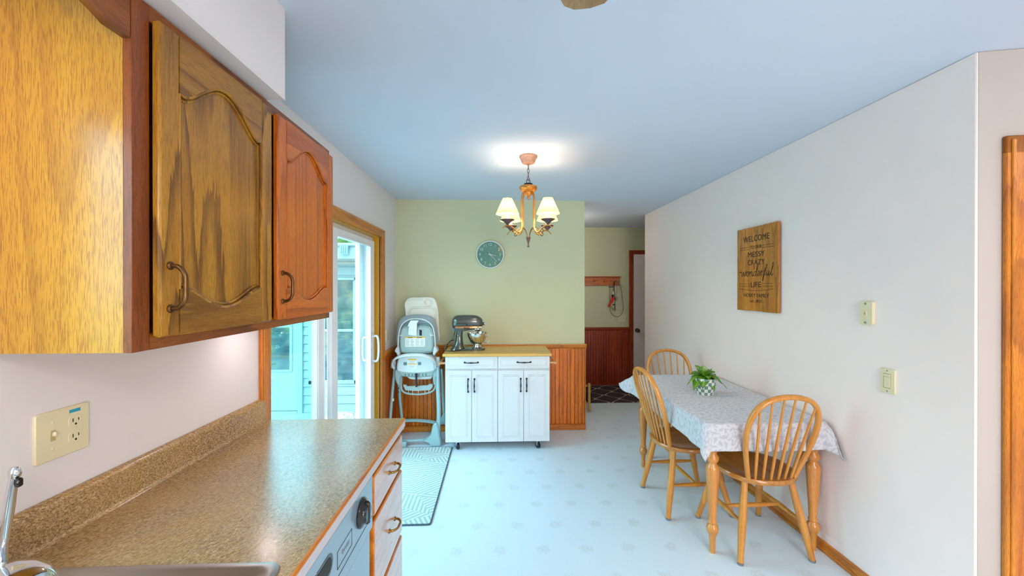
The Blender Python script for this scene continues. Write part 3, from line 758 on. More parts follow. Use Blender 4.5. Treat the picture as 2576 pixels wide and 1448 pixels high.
g.box(fx, CFX, C0, C0+0.042, CZ0, CZ1, 0.001); g.box(fx, CFX, C1-0.03, C1, CZ0, CZ1, 0.001); g.box(fx, CFX, 1.30, 1.345, CZ0+0.03, CZ1-0.03)
g.box(fx, CFX-0.0003, C0+0.042, C1-0.03, CZ0, CZ0+0.035, mi=1); g.box(fx, CFX-0.0003, C0+0.042, C1-0.03, CZ1-0.035, CZ1, mi=1)
g.obj('face_frame', ['oak_frame_v', 'oak_frame_h'], cab)
def cab_door(parent, y0, y1, z0, z1, mv, mh, sw=0.056):
    """arched frame-and-panel door facing +x; returns the door part"""
    xb, xf = CFX, CFX+0.020
    fn = lambda a, b, d: (d, a, b)
    yi0, yi1 = y0+sw, y1-sw; W = yi1-yi0; ym = (yi0+yi1)/2
    zt, zb = z1-0.055, z0+0.058    # rail edges at centre
    def arch(n=18):                # top opening: shoulders low, centre high
        out = []
        for k in range(n+1):
            q = k/n; u = abs(q-0.5)*2
            s = 1-u; h = 0.0 if u > 0.86 else (0.5-0.5*math.cos(PI*min((0.86-u)/0.86, 1)))
            h = math.sin(min((0.86-u)/0.86, 1)*PI/2)**1.25 if u <= 0.86 else 0
            out.append((yi0+W*q, zt-0.082+0.082*h))
        return out
    top = arch(); bot = [(a, zb+0.050-0.050*((b-(zt-0.082))/0.082)) for a, b in top]
    g = G()
    g.box(xb, xf, y0, yi0, z0, z1, 0.005); g.box(xb, xf, yi1, y1, z0, z1, 0.005)
    g.prism([(yi0, z1)]+top+[(yi1, z1)], fn, xb, xf-0.0006, mi=1); g.prism([(yi0, z0)]+[(yi1, z0)]+bot[::-1], fn, xb, xf-0.0006, mi=1)
    g.box(xb+0.001, xf-0.001, y0+0.002, y1-0.002, z1-0.008, z1-0.0, 0.004, mi=1); g.box(xb+0.001, xf-0.001, y0+0.002, y1-0.002, z0, z0+0.008, 0.004, mi=1)
    d = g.obj('door', [mv, mh], parent)
    loop = [(a, b) for a, b in top]+[(a, b) for a, b in bot[::-1]]
    g = G(); g.prism([(yi0-0.004, zb-0.01), (yi1+0.004, zb-0.01), (yi1+0.004, zt+0.01), (yi0-0.004, zt+0.01)], fn, xb+0.001, xb+0.009); g.obj('panel', mv, d)
    g = G(); pts = [(xf-0.004, a, b) for a, b in loop]; pts = [p for i, p in enumerate(pts) if (Vector(p)-Vector(pts[i-1])).length > 1e-4]
    g.tube(pts, 0.0048, 6, closed=True); pts2 = [(xf-0.009, a, b) for a, b in inset(loop, 0.009)]; g.tube(pts2, 0.004, 6, closed=True)
    g.obj('molding', mv, d)
    return d
dA = cab_door(cab, 0.888, 1.318, CZ0+0.026, CZ1-0.028, 'oak_door_greenlit_v', 'oak_door_greenlit_h')
dA['label'] = 'larger looking near door, oak with greenish light put into its colour'
handle(dA, Matrix.Translation((CFX+0.020, 0.915, 1.517)), 0.098, 0.034, 0.0052)
dB = cab_door(cab, 1.352, 1.796, CZ0+0.026, CZ1-0.028, 'oak_door2_redlit_v', 'oak_door2_redlit_h')
dB['label'] = 'far door, oak with redder light put into its colour'
handle(dB, Matrix.Translation((CFX+0.020, 1.379, 1.517)), 0.098, 0.034, 0.0052)
for d, y in ((dA, 1.322), (dB, 1.801)):
    for z in (1.49, 2.02):
        g = G(); g.cyl((CFX+0.010, y, z-0.022), (CFX+0.010, y, z+0.022), 0.0035, seg=10); g.box(CFX+0.001, CFX+0.003, y-0.003 if y > 1.79 else y-0.001, y+0.001 if y > 1.79 else y+0.012, z-0.02, z+0.02); g.obj('hinge', 'antique_brass', d)
# valance over the sink window, in the plane of the cabinet fronts
g = G(); pts = []
for k in range(0, 61):
    q = k/60; y = 0.844-q*1.35
    u = abs(q-0.5)*2
    e = 0.0 if u > 0.93 else (0.93-u)/0.93
    pts.append((y, 2.037+0.055*min(1, e*2.2)**0.8 + 0.006*math.sin(e*22)*(1 if 0 < e < 0.45 else 0)))
g.prism([(0.844, 2.136)]+pts+[(0.844-1.35, 2.136)], lambda a, b, d: (d, a, b), CFX-0.018, CFX, bev=0.003)
tag(g.obj('valance', 'oak_frame_h'), 'dark oak scalloped valance board beside the top of the wall cabinet', 'valance')
# under-cabinet puck lamp
t = thing('puck_light', 'small round lamp fixed under the oak wall cabinet', 'lamp', (-0.90, 1.50, CZ0+0.02))
g = G(); g.X = Matrix.Translation((-0.93, 1.62, 0)); g.lathe([(0.034, CZ0+0.02), (0.036, CZ0+0.012), (0.030, CZ0+0.007), (0.026, CZ0+0.009), (0.026, CZ0+0.018)], 20, cap=False); g.obj('housing', 'white_paint', t)
g = G(); g.X = Matrix.Translation((-0.93, 1.62, 0)); g.lathe([(0.025, CZ0+0.010), (0.025, CZ0+0.014)], 20); g.obj('lens', 'puck_glow', t)

# ---- countertop with backsplash (one laminate piece)
KX, KY, KZ = -0.427, 1.812, 0.914
ct = thing('countertop', 'long speckled brown laminate countertop running along the left wall', 'countertop', (-0.75, 0.5, 0.876))
g = G()
# slab with sink cut-out (y 0.30..0.84, x -0.93..-0.49)
for (x0, x1, y0, y1) in ((XL+0.002, KX-0.006, 0.85, KY), (XL+0.002, -0.955, -1.6, 0.85), (-0.48, KX-0.006, -1.6, 0.85), (-0.955, -0.48, -1.6, 0.02)):
    g.box(x0, x1, y0, y1, 0.876, KZ)
g.obj('slab', 'counter_laminate', ct)
g = G(); g.prism([(0, KZ-0.001), (0.034, KZ-0.001), (0.026, KZ+0.004), (0.022, KZ+0.014), (0.021, KZ+0.078), (0.018, KZ+0.090), (0.010, KZ+0.097), (0, KZ+0.098)], lambda a, b, d: (XL+0.002+a, d, b), -1.6, KY-0.004)
g.obj('backsplash', 'counter_laminate', ct)
g = G(); g.box(KX-0.006, KX, -1.6, KY, 0.876, 0.908, 0.001); g.box(XL+0.002, KX, KY, KY+0.0015, 0.876, 0.913); g.obj('front_edge', 'laminate_edge', ct)['label'] = 'pale grey front edge'
g = G(); g.prism([(KX-0.007, 0.9142), (KX-0.0015, 0.9142), (KX+0.001, 0.9105), (KX+0.001, 0.9055), (KX-0.007, 0.9055)], lambda a, b, d: (a, d, b), -1.6, KY+0.001); g.obj('wood_strip', 'oak_trim_y', ct)['label'] = 'orange oak edge strip'

# ---- base cabinet with three drawers
FX = -0.458
bc = thing('base_cabinet', 'oak base cabinet with drawers at the end of the counter', 'cabinet', (-0.76, 1.6, 0))
g = G(); g.box(XL+0.004, FX-0.02, 1.386, 1.800, 0.10, 0.875); g.box(XL+0.004, FX-0.08, 1.386, 1.800, 0.0, 0.10); g.obj('body', 'oak_frame_v', bc)
g = G(); g.box(FX-0.02, FX, 1.386, 1.412, 0.10, 0.875); g.box(FX-0.02, FX, 1.775, 1.802, 0.10, 0.875)
for z0, z1 in ((0.10, 0.13), (0.375, 0.40), (0.675, 0.70), (0.845, 0.875)): g.box(FX-0.02, FX-0.0005, 1.412, 1.775, z0, z1, mi=1)
g.obj('face_frame', ['oak_frame_v', 'oak_frame_h'], bc)
for (z0, z1, hz) in ((0.700, 0.842, 0.768), (0.400, 0.682, 0.532), (0.115, 0.382, 0.24)):
    g = G(); g.box(FX, FX+0.018, 1.402, 1.806, z0, z1, 0.004); g.box(FX+0.012, FX+0.020, 1.406, 1.802, z0+0.004, z1-0.004, 0.002, mi=1); d = g.obj('drawer', ['oak_trim_y', 'oak_drawer_sheen'], bc)
    handle(d, Matrix.Translation((FX+0.020, 1.632, hz)) @ Matrix.Rotation(R(90), 4, 'X'), 0.085, 0.03, 0.0048, 'brass')

# ---- sink base cabinet (runs on under the sink, beside the dishwasher)
sb = thing('sink_cabinet', 'oak base cabinet under the sink beside the dishwasher', 'cabinet', (-0.76, -0.4, 0))
g = G(); g.box(XL+0.004, FX-0.02, 0.764, 0.780, 0.10, 0.70); g.box(XL+0.004, FX-0.02, -1.6, -1.584, 0.10, 0.875); g.box(XL+0.004, FX-0.02, -1.584, 0.764, 0.10, 0.118); g.box(XL+0.004, FX-0.08, -1.6, 0.780, 0.0, 0.10); g.box(XL+0.004, XL+0.010, -1.584, 0.764, 0.118, 0.70); g.obj('body', 'oak_frame_v', sb)
g = G(); g.box(FX-0.02, FX, -1.6, 0.780, 0.82, 0.875); g.box(FX-0.02, FX, -1.6, 0.780, 0.10, 0.14)
for y in (-1.6, -0.82, -0.04, 0.75): g.box(FX-0.0199, FX-0.0002, y, y+0.03, 0.14, 0.82)
g.obj('face_frame', 'oak_frame_h', sb)
for y0, y1 in ((-1.58, -0.81), (-0.80, -0.03), (-0.02, 0.37), (0.38, 0.765)):
    g = G(); g.box(FX, FX+0.020, y0, y1, 0.13, 0.835, 0.006); d = g.obj('door', 'oak_drawer_sheen', sb); handle(d, Matrix.Translation((FX+0.020, y1-0.04 if y0 < 0.3 else y0+0.04, 0.72)), 0.085, 0.03, 0.0048, 'brass')

# ---- dishwasher
dw = thing('dishwasher', 'silver dishwasher with a black dial knob under the countertop', 'dishwasher', (-0.76, 1.08, 0))
g = G(); g.box(XL+0.01, FX-0.005, 0.785, 1.380, 0.02, 0.870); g.obj('tub', 'pad_gray', dw)
g = G(); g.box(FX-0.005, FX+0.012, 0.788, 1.376, 0.12, 0.668, 0.004); g.obj('door', 'panel_blue_gray', dw)
PX = FX+0.022
g = G(); g.box(FX-0.005, PX, 0.788, 1.376, 0.680, 0.866, 0.005); pn = g.obj('control_panel', 'panel_blue_gray', dw)
g = G(); g.prism(rrect(0.86, 1.045, 0.772, 0.828, 0.027), lambda a, b, d: (d, a, b), PX-0.002, PX+0.0012); g.prism(rrect(0.870, 1.035, 0.780, 0.820, 0.019), lambda a, b, d: (d, a, b), PX+0.001, PX+0.002, mi=1)
g.obj('handle_recess', ['black_plastic', 'slot_black'], pn)
g = G(); g.X = Matrix.Translation((PX, 1.262, 0.796)) @ Matrix.Rotation(R(90), 4, 'Y')
g.lathe([(0.045, 0), (0.046, 0.004), (0.042, 0.010), (0.032, 0.015), (0.030, 0.020), (0.026, 0.024), (0.0, 0.025)], 32, cap=False); g.X = Matrix.Translation((PX, 1.262, 0.796))
g.box(0.004, 0.028, -0.0075, 0.0075, -0.037, 0.037, 0.006); g.obj('knob', 'black_plastic', pn)
g = G()
def line_yz(g, x, pts, r=0.0008): g.tube([(x, a, b) for a, b in pts], r, 4)
line_yz(g, PX+0.0004, [(1.075, 0.748), (1.180, 0.748), (1.180, 0.796), (1.075, 0.796), (1.075, 0.748)]); line_yz(g, PX+0.0004, [(0.80, 0.726), (1.366, 0.726)])
g.obj('outline', 'slot_black', pn)
g = G(); rr = random.Random(4); pts = []
for k in range(26): pts.append((PX+0.0006, 1.105+k*0.0022, 0.772+0.006*math.sin(k*1.3)+(0.007 if k in (2, 9, 17) else 0)))
g.tube(catmull(pts, 3), 0.0005, 4); g.obj('script_logo', 'pad_gray', pn)

# ---- sink and faucet
sk = thing('kitchen_sink', 'stainless steel sink set into the countertop at the bottom edge', 'sink', (-0.72, 0.45, 0.74))
g = G()
def ring_rect(x0, x1, y0, y1, r, z): return [(a, b, z) for a, b in rrect(x0, x1, y0, y1, r, 6)]
rings = [ring_rect(-1.034, -0.462, 0.000, 0.868, 0.03, 0.9145), ring_rect(-1.032, -0.464, 0.002, 0.866, 0.03, 0.919), ring_rect(-1.024, -0.472, 0.010, 0.858, 0.03, 0.9215),
         ring_rect(-0.900, -0.484, 0.03, 0.842, 0.03, 0.9205), ring_rect(-0.894, -0.490, 0.036, 0.836, 0.028, 0.917), ring_rect(-0.886, -0.498, 0.045, 0.815, 0.028, 0.9155),
         ring_rect(-0.87, -0.508, 0.06, 0.785, 0.04, 0.913), ring_rect(-0.865, -0.514, 0.066, 0.778, 0.04, 0.90), ring_rect(-0.86, -0.522, 0.075, 0.77, 0.05, 0.77), ring_rect(-0.84, -0.545, 0.10, 0.75, 0.05, 0.745)]
g.loft(rings, cap=False); g._add(rings[-1], [tuple(range(len(rings[-1])))]); g.obj('basin', 'steel_brushed', sk, recalc=True)
g = G(); g.X = Matrix.Translation((-0.70, 0.44, 0)); g.lathe([(0.045, 0.746), (0.045, 0.749), (0.038, 0.750), (0.034, 0.747), (0.0, 0.747)], 24, cap=False); g.obj('drain', 'chrome', sk)
fc = thing('faucet', 'chrome faucet with a rounded body and slim upright lever at the left edge', 'faucet', (-0.965, 0.79, 0.922))
g = G(); g.X = Matrix.Translation((-0.952, 0.780, 0)); g.lathe([(0.084, 0.9215), (0.084, 0.930), (0.081, 0.944), (0.070, 0.960), (0.050, 0.972), (0.026, 0.979), (0.0, 0.981)], 40, cap=False, sy=0.8); g.obj('body', 'chrome', fc)
g = G(); g.tube([(-0.992, 0.815, 0.935), (-0.989, 0.815, 1.0), (-0.980, 0.818, 1.08), (-0.973, 0.82, 1.140)], [0.0085, 0.0075, 0.0085, 0.007], 14); g.sphere(-0.972, 0.82, 1.143, 0.011, 0.009, 0.014, 12); lv = g.obj('lever', 'chrome', fc)
g = G(); g.box(-0.966, -0.957, 0.812, 0.824, 1.116, 1.134, 0.003); g.obj('tip', 'black_plastic', lv)
g = G(); g.tube(catmull([(-0.955, 0.755, 0.965), (-0.93, 0.66, 1.02), (-0.86, 0.52, 1.05), (-0.78, 0.46, 1.02), (-0.775, 0.45, 0.99)], 8), 0.013, 12); g.obj('spout', 'chrome', fc)

# ================================================================== WALL PLATES
def plate_base(g, M, w_, h_, t_=0.006, mi=0):
    g.X = M; g.prism(rrect(-w_/2, w_/2, -h_/2, h_/2, 0.006, 3), lambda a, b, d: (a, b, d), 0, t_, mi, bev=0.002)
ML = lambda y, z: frame_M((XL, y, z), (0, 1, 0), (0, 0, 1))     # faces +x (left wall)
MR = lambda y, z: frame_M((XR, y, z), (0, -1, 0), (0, 0, 1))    # faces -x (right wall)
def screw(g, M, a, b, t_=0.006, mi=1):
    g.X = M; g.lathe([(0.0035, t_-0.001), (0.0035, t_+0.0008), (0.002, t_+0.0015)], 10, Matrix.Translation((a, b, 0)), mi=mi)
def receptacle(parent, M, a, b):
    g = G(); g.X = M; g.prism([(a+x, b+y) for x, y in rrect(-0.0165, 0.0165, -0.0145, 0.0145, 0.010, 4)], lambda p, q, d: (p, q, d), 0.004, 0.0072, bev=0.0006)
    for dx, hh in ((-0.0065, 0.0045), (0.0065, 0.0035)): g.box(a+dx-0.0011, a+dx+0.0011, b+0.003-hh, b+0.003+hh, 0.007, 0.0074, mi=1)
    g.lathe([(0.0026, 0.007), (0.0026, 0.0075)], 10, Matrix.Translation((a, b-0.0075, 0)), mi=1)
    return g.obj('receptacle', ['almond_plate', 'slot_black'], parent)
M = ML(1.000, 1.160)
t = thing('switch_outlet_plate', 'large almond wall plate with one toggle switch and two sockets above the counter', 'wall plate', (XL, 1.0, 1.16))
g = G(); plate_base(g, M, 0.120, 0.118)
for a, b in ((-0.024, 0.031), (-0.024, -0.031), (0.026, 0.0)): screw(g, M, a, b, mi=0)
g.obj('plate', 'almond_plate', t)
for b in (0.0195, -0.0195): receptacle(t, M, 0.026, b)
g = G(); g.X = M; g.box(-0.0295, -0.0185, -0.0125, 0.0125, 0.0055, 0.0068, 0.0004, mi=1); g.box(-0.0270, -0.0210, -0.002, 0.010, 0.006, 0.014, 0.002); g.obj('toggle', ['almond_plate', 'almond_dark'], t)
g = G(); g.X = M; g.box(0.012, 0.038, 0.042, 0.050, 0.0058, 0.0064); g.obj('sticker', 'sticker_blue', t)
M = ML(3.822, 1.048)
t = thing('outlet_plate', 'small almond socket plate beside the patio door casing', 'wall plate', (XL, 3.822, 1.048))
g = G(); plate_base(g, M, 0.072, 0.116); g.obj('plate', 'almond_plate', t)
for b in (0.0195, -0.0195): receptacle(t, M, 0, b)
M = MR(1.905, 1.386)
t = thing('phone_jack_plate', 'almond telephone jack plate on the right wall, the upper of two', 'wall plate', (XR, 1.905, 1.386))
g = G(); g.X = M; g.prism(rrect(-0.036, 0.036, -0.059, 0.059, 0.008, 3), lambda a, b, d: (a, b, d), 0, 0.015, bev=0.002); g.obj('plate', 'almond_plate', t)
for b in (0.048, -0.048):
    g = G(); g.X = M; g.lathe([(0.0065, 0.0145), (0.0065, 0.017), (0.004, 0.0175)], 14, Matrix.Translation((0, b, 0))); g.obj('screw_stud', 'steel', t)
g = G(); g.X = M; g.box(-0.008, 0.008, -0.011, 0.011, 0.0145, 0.0185, 0.001); g.box(-0.005, 0.004, -0.009, 0.004, 0.0180, 0.0190, 0.0003, mi=1); g.obj('jack', ['almond_plate', 'almond_dark'], t)
M = MR(1.800, 1.068)
t = thing('dimmer_switch_plate', 'almond switch plate with a wide rocker on the right wall, the lower of two', 'wall plate', (XR, 1.8, 1.068))
g = G(); plate_base(g, M, 0.072, 0.117, 0.010)
screw(g, M, 0, 0.049, 0.010, 1); screw(g, M, 0, -0.049, 0.010, 1); g.obj('plate', ['almond_plate', 'pad_gray'], t)
g = G(); g.X = M; g.box(-0.0175, 0.0175, -0.035, 0.035, 0.009, 0.0115, 0.0005, mi=1); g.box(-0.0135, 0.0165, -0.031, 0.020, 0.011, 0.0135, 0.001); g.box(-0.0165, 0.0165, 0.021, 0.033, 0.011, 0.015, 0.001); g.obj('rocker', ['almond_plate', 'almond_dark'], t)
M = frame_M((1.93, 5.98, 1.035), (1, 0, 0), (0, 0, 1))
t = thing('double_switch_plate', 'almond double switch plate on the hallway wall below the hanging leashes', 'wall plate', (1.93, 5.98, 1.035))
g = G(); plate_base(g, M, 0.116, 0.118, 0.007); g.obj('plate', 'almond_plate', t)
for a in (-0.023, 0.023):
    g = G(); g.X = M; g.box(a-0.006, a+0.006, -0.013, 0.013, 0.0065, 0.008, 0.0004); g.box(a-0.003, a+0.003, -0.002, 0.010, 0.007, 0.016, 0.002, mi=1); g.obj('toggle', ['almond_dark', 'plate_white'], t)

# ================================================================== KITCHEN CART
kc = thing('kitchen_cart', 'white kitchen cart with butcher block top and black handles by the green wall', 'kitchen cart', (0.0, 3.86, 0))
YF = 3.648
g = G(); g.box(-0.488, 0.488, YF, 4.06, 0.075, 0.874, 0.002); g.box(-0.488, 0.488, YF-0.001, YF+0.012, 0.745, 0.757); g.obj('body', 'white_paint', kc)
g = G(); g.box(-0.510, 0.504, 3.612, 4.095, 0.874, 0.900, 0.004); g.obj('countertop', 'butcher_block', kc)
def raised(g, x0, x1, z0, z1, y, m=0.030):
    g.box(x0, x1, y-0.018, y, z0, z1, 0.002)
    fn = lambda a, b, d: (a, d, b)
    for (k, hgt, bw) in ((m, 0.0022, 0.004), (m+0.012, 0.0022, 0.004)):
        pts = [(x0+k, z0+k*1.0), (x1-k, z0+k*1.0), (x1-k, z1-k), (x0+k, z1-k)]
        g.tube([(a, y-0.018, b) for a, b in pts]+[(pts[0][0], y-0.018, pts[0][1])], bw, 6, flat=(1.0, 0.7))
    g.box(x0+m+0.014, x1-m-0.014, y-0.0195, y-0.016, z0+m+0.014, z1-m-0.014, 0.001)
def pull(parent, cx, cz, horiz, L=0.118):
    g = G(); yy = YF-0.018
    M_ = Matrix.Translation((cx, yy, cz)) @ (Matrix.Rotation(R(90), 4, 'Y') if horiz else Matrix.Identity(4)); g.X = M_
    g.tube(catmull([(0, 0, -L/2), (0, -0.018, -L/2+0.006), (0, -0.024, -L/4), (0, -0.026, 0), (0, -0.024, L/4), (0, -0.018, L/2-0.006), (0, 0, L/2)], 5), [0.006, 0.0045, 0.004, 0.0062, 0.004, 0.0045, 0.006], 8)
    for s in (-1, 1): g.sphere(0, -0.002, s*(L/2+0.002), 0.0085, 0.005, 0.011, 10)
    g.sphere(0, -0.025, 0, 0.007, 0.007, 0.016, 10)
    return g.obj('handle', 'black_metal', parent)
for (x0, x1, hx) in ((-0.486, -0.002, -0.245), (0.002, 0.486, 0.246)):
    g = G(); raised(g, x0, x1, 0.760, 0.872, YF, 0.022); d = g.obj('drawer', 'white_paint', kc); pull(d, hx, 0.818, True)
for i, (x0, x1, hx) in enumerate(((-0.486, -0.244, -0.274), (-0.241, -0.002, -0.216), (0.002, 0.241, 0.215), (0.244, 0.486, 0.270))):
    g = G(); raised(g, x0, x1, 0.077, 0.742, YF, 0.042); d = g.obj('door', 'white_paint', kc); pull(d, hx, 0.605, False, 0.112)
for x in (-0.375, 0.380):
    for y in (3.665, 4.02):
        RZ = Matrix.Translation((x, y, 0)) @ Matrix.Rotation(R(28), 4, 'Z') @ Matrix.Translation((-x, -y, 0)); cs = G(); cs.X = RZ; cs.box(x-0.017, x+0.017, y-0.020, y+0.020, 0.070, 0.0755); cs.box(x-0.015, x-0.012, y-0.012, y+0.012, 0.030, 0.072, 0.001); cs.box(x+0.012, x+0.015, y-0.012, y+0.012, 0.030, 0.072, 0.001)
        cs.box(x+0.012, x+0.026, y-0.006, y+0.006, 0.044, 0.050, 0.001); cs.cyl((x-0.016, y, 0.028), (x+0.018, y, 0.028), 0.004, seg=8); cst = cs.obj('caster', 'chrome', kc)
        g = G(); g.X = RZ @ Matrix.Translation((x, y, 0.0292)) @ Matrix.Rotation(R(90), 4, 'Y'); g.lathe([(0.023, -0.0125), (0.028, -0.010), (0.029, 0), (0.028, 0.010), (0.023, 0.0125)], 22); g.obj('wheel', 'rubber_blue', cst)
for s in (-1, 1):
    xb = s*0.488
    g = G(); g.cyl((s*0.541, 3.64, 0.806), (s*0.541, 4.05, 0.806), 0.0095, seg=10)
    for y in (3.67, 4.02): g.box(min(xb, s*0.546), max(xb, s*0.546), y-0.010, y+0.010, 0.796, 0.816, 0.003)
    g.obj('towel_bar', 'cart_bar_wood', kc)

# ================================================================== STAND MIXER  (local: x along the head, drawn 250 units to the metre)
MXX, MXY, MXZ = -0.293, 3.86, 0.900
mx = thing('stand_mixer', 'dark grey stand mixer with a steel bowl on the kitchen cart', 'mixer', (MXX, MXY, MXZ), world=False)
def ell(cx, cz, rx, ry, n=24, zf=None): return [(cx+rx*math.cos(2*PI*k/n), ry*math.sin(2*PI*k/n), cz) for k in range(n)]
g = G()   # head: rings along x
rings = []
for (x, cz, ry, rz) in ((-0.157, 0.268, 0.006, 0.006), (-0.154, 0.268, 0.030, 0.032), (-0.146, 0.268, 0.046, 0.050), (-0.130, 0.271, 0.056, 0.062), (-0.105, 0.275, 0.061, 0.068), (-0.05, 0.277, 0.062, 0.069), (0.02, 0.277, 0.061, 0.069),
                        (0.07, 0.277, 0.058, 0.066), (0.10, 0.274, 0.052, 0.060), (0.125, 0.269, 0.043, 0.050), (0.140, 0.266, 0.032, 0.038), (0.146, 0.265, 0.02, 0.024)):
    r = []
    for k in range(28):
        a = 2*PI*k/28; zz = math.sin(a); q = abs(zz)**0.85*(1 if zz > 0 else -1)
        zz2 = cz+rz*q; zz2 = max(zz2, 0.222 if x > -0.13 else 0.20)
        r.append((x, ry*math.cos(a), zz2))
    rings.append(r)
g.loft(rings); hd = g.obj('head', 'mixer_paint', mx)
g = G(); g.loft([[(x, y*s, z) for (y, s, z) in ((-0.060, 1, 0.236), (-0.060, 1, 0.217), (0.060, 1, 0.217), (0.060, 1, 0.236))] for x in (-0.122, 0.0, 0.062)] + [[(x, yy, z) for (yy, z) in ((-w_, 0.236), (-w_, 0.217), (w_, 0.217), (w_, 0.236))] for x, w_ in ((0.10, 0.053), (0.13, 0.040), (0.143, 0.026))]); g.obj('trim_band', 'copper_band', hd)
g = G(); g.box(0.108, 0.140, -0.053, -0.046, 0.222, 0.232, 0.001); g.obj('badge', 'label_white', hd)
g = G(); g.cyl((-0.006, -0.061, 0.252), (-0.006, -0.068, 0.252), 0.007, seg=14); g.cyl((-0.026, -0.058, 0.222), (-0.026, -0.072, 0.222), 0.007, seg=14); g.box(-0.026, 0.022, -0.066, -0.060, 0.218, 0.223, 0.001); g.obj('control_knob', 'black_plastic', hd)
g = G(); g.cyl((0.138, 0, 0.256), (0.160, 0, 0.256), 0.015, seg=20, mi=1); g.cyl((0.160, 0, 0.256), (0.168, 0, 0.256), 0.0165, seg=20); g.obj('hub_cap', ['chrome', 'mixer_paint'], hd)
g = G()   # lower head housing
g.loft([[(x, yy, z) for (yy, z) in ((-w_, 0.222), (-w_*0.8, zb), (w_*0.8, zb), (w_, 0.222))] for x, w_, zb in ((-0.155, 0.03, 0.205), (-0.15, 0.045, 0.190), (-0.11, 0.055, 0.182), (-0.02, 0.056, 0.190), (0.06, 0.055, 0.206), (0.12, 0.045, 0.212), (0.138, 0.03, 0.216))]); g.obj('lower_housing', 'mixer_paint', hd)
g = G(); g.X = Matrix.Translation((0.093, 0, 0)); g.lathe([(0.045, 0.214), (0.045, 0.205), (0.040, 0.190), (0.034, 0.184), (0.020, 0.183)], 28); g.obj('planetary_ring', 'bowl_steel', hd)
g = G(); g.cyl((0.085, 0, 0.185), (0.080, 0, 0.13), 0.009, seg=12); g.tube(catmull([(0.080, 0, 0.14), (0.045, 0, 0.11), (0.055, 0, 0.07), (0.080, 0, 0.055), (0.105, 0, 0.07), (0.115, 0, 0.11), (0.080, 0, 0.14)], 5), 0.006, 8); g.obj('beater', 'steel', hd)
g = G()   # pedestal and base
rings = []
for (z, x0, x1, w_) in ((0.0, -0.170, -0.02, 0.080), (0.006, -0.172, -0.02, 0.082), (0.016, -0.168, -0.03, 0.078), (0.035, -0.150, -0.036, 0.066), (0.06, -0.134, -0.045, 0.056), (0.10, -0.124, -0.050, 0.047), (0.14, -0.118, -0.052, 0.044), (0.175, -0.112, -0.050, 0.044), (0.195, -0.116, -0.044, 0.046)):
    rings.append([((x0+x1)/2+(x1-x0)/2*(abs(math.cos(a))**0.8*(1 if math.cos(a) > 0 else -1)), w_*(abs(math.sin(a))**0.8*(1 if math.sin(a) > 0 else -1)), z) for a in [2*PI*k/28 for k in range(28)]])
g.loft(rings)
g.prism([(p[0], p[1]) for p in ell(0.055, 0, 0.115, 0.085, 32)], lambda a, b, d: (a, b, d), 0.0, 0.020, bev=0.006)
g.prism([(-0.12, -0.08), (0.06, -0.084), (0.06, 0.084), (-0.12, 0.08)], lambda a, b, d: (a, b, d), 0.0, 0.018, bev=0.006)
g.lathe([(0.052, 0.018), (0.050, 0.024), (0.044, 0.026)], 28, Matrix.Translation((0.088, 0, 0)))
g.obj('base', 'mixer_paint', mx)
g = G(); g.sphere(-0.095, -0.046, 0.150, 0.006, 0.004, 0.006, 10); g.obj('bolt', 'chrome', mx)
g = G(); g.X = Matrix.Translation((0.090, 0, 0))
g.lathe([(0.044, 0.026), (0.046, 0.030), (0.036, 0.040), (0.032, 0.048), (0.046, 0.058), (0.066, 0.076), (0.082, 0.105), (0.096, 0.140), (0.100, 0.165), (0.104, 0.168), (0.104, 0.171), (0.091, 0.169), (0.088, 0.140), (0.078, 0.107), (0.062, 0.080), (0.04, 0.062), (0.0, 0.06)], 40, cap=False)
bw = g.obj('bowl', 'bowl_steel', mx)
g = G(); g.tube(catmull([(0.165, -0.045, 0.140), (0.195, -0.055, 0.146), (0.208, -0.058, 0.125), (0.208, -0.058, 0.09), (0.198, -0.055, 0.076), (0.158, -0.042, 0.078)], 5), 0.0065, 8, flat=(1, 1.5)); g.obj('bowl_handle', 'bowl_steel', bw)
g = G(); g.tube(catmull([(-0.115, -0.03, 0.195), (-0.135, -0.05, 0.15), (-0.160, -0.06, 0.10), (-0.195, -0.08, 0.065), (-0.215, -0.09, 0.030), (-0.20, -0.10, 0.008), (-0.13, -0.11, 0.005), (-0.07, -0.10, 0.012), (-0.02, -0.095, 0.036), (0.0, -0.08, 0.04)], 6), 0.0036, 6)
g.tube(catmull([(-0.128, -0.045, 0.10), (-0.155, -0.06, 0.10), (-0.18, -0.075, 0.08), (-0.212, -0.085, 0.035)], 6), 0.0036, 6)
g.obj('power_cord', 'black_plastic', mx)

# ================================================================== HIGH CHAIR (seen from behind; 1 unit drawn = 1/258 m, origin on the floor)
K = 258.0
hcX, hcY = -0.785, 3.80
hc = thing('high_chair', 'grey folding high chair seen from behind in the corner by the patio door', 'high chair', (hcX, hcY, 0), world=False)
def U(u, v, y): return ((u-1050)/K, y, (1118-v)/K)
def poly(pts, y0, y1, g=None, mi=0, bev=0.0, tilt=0.0):
    g = g or G(); pp = [((u-1050)/K, (1118-v)/K) for u, v in pts]
    z0 = min(p[1] for p in pp)
    g.prism(pp, lambda a, b, d: (a, d+(b-z0)*tilt, b), y0, y1, mi, bev); return g
def smoothpoly(pts, n=5): return [(p.x, p.y) for p in catmull([(a, b, 0) for a, b in pts], n, closed=True)]
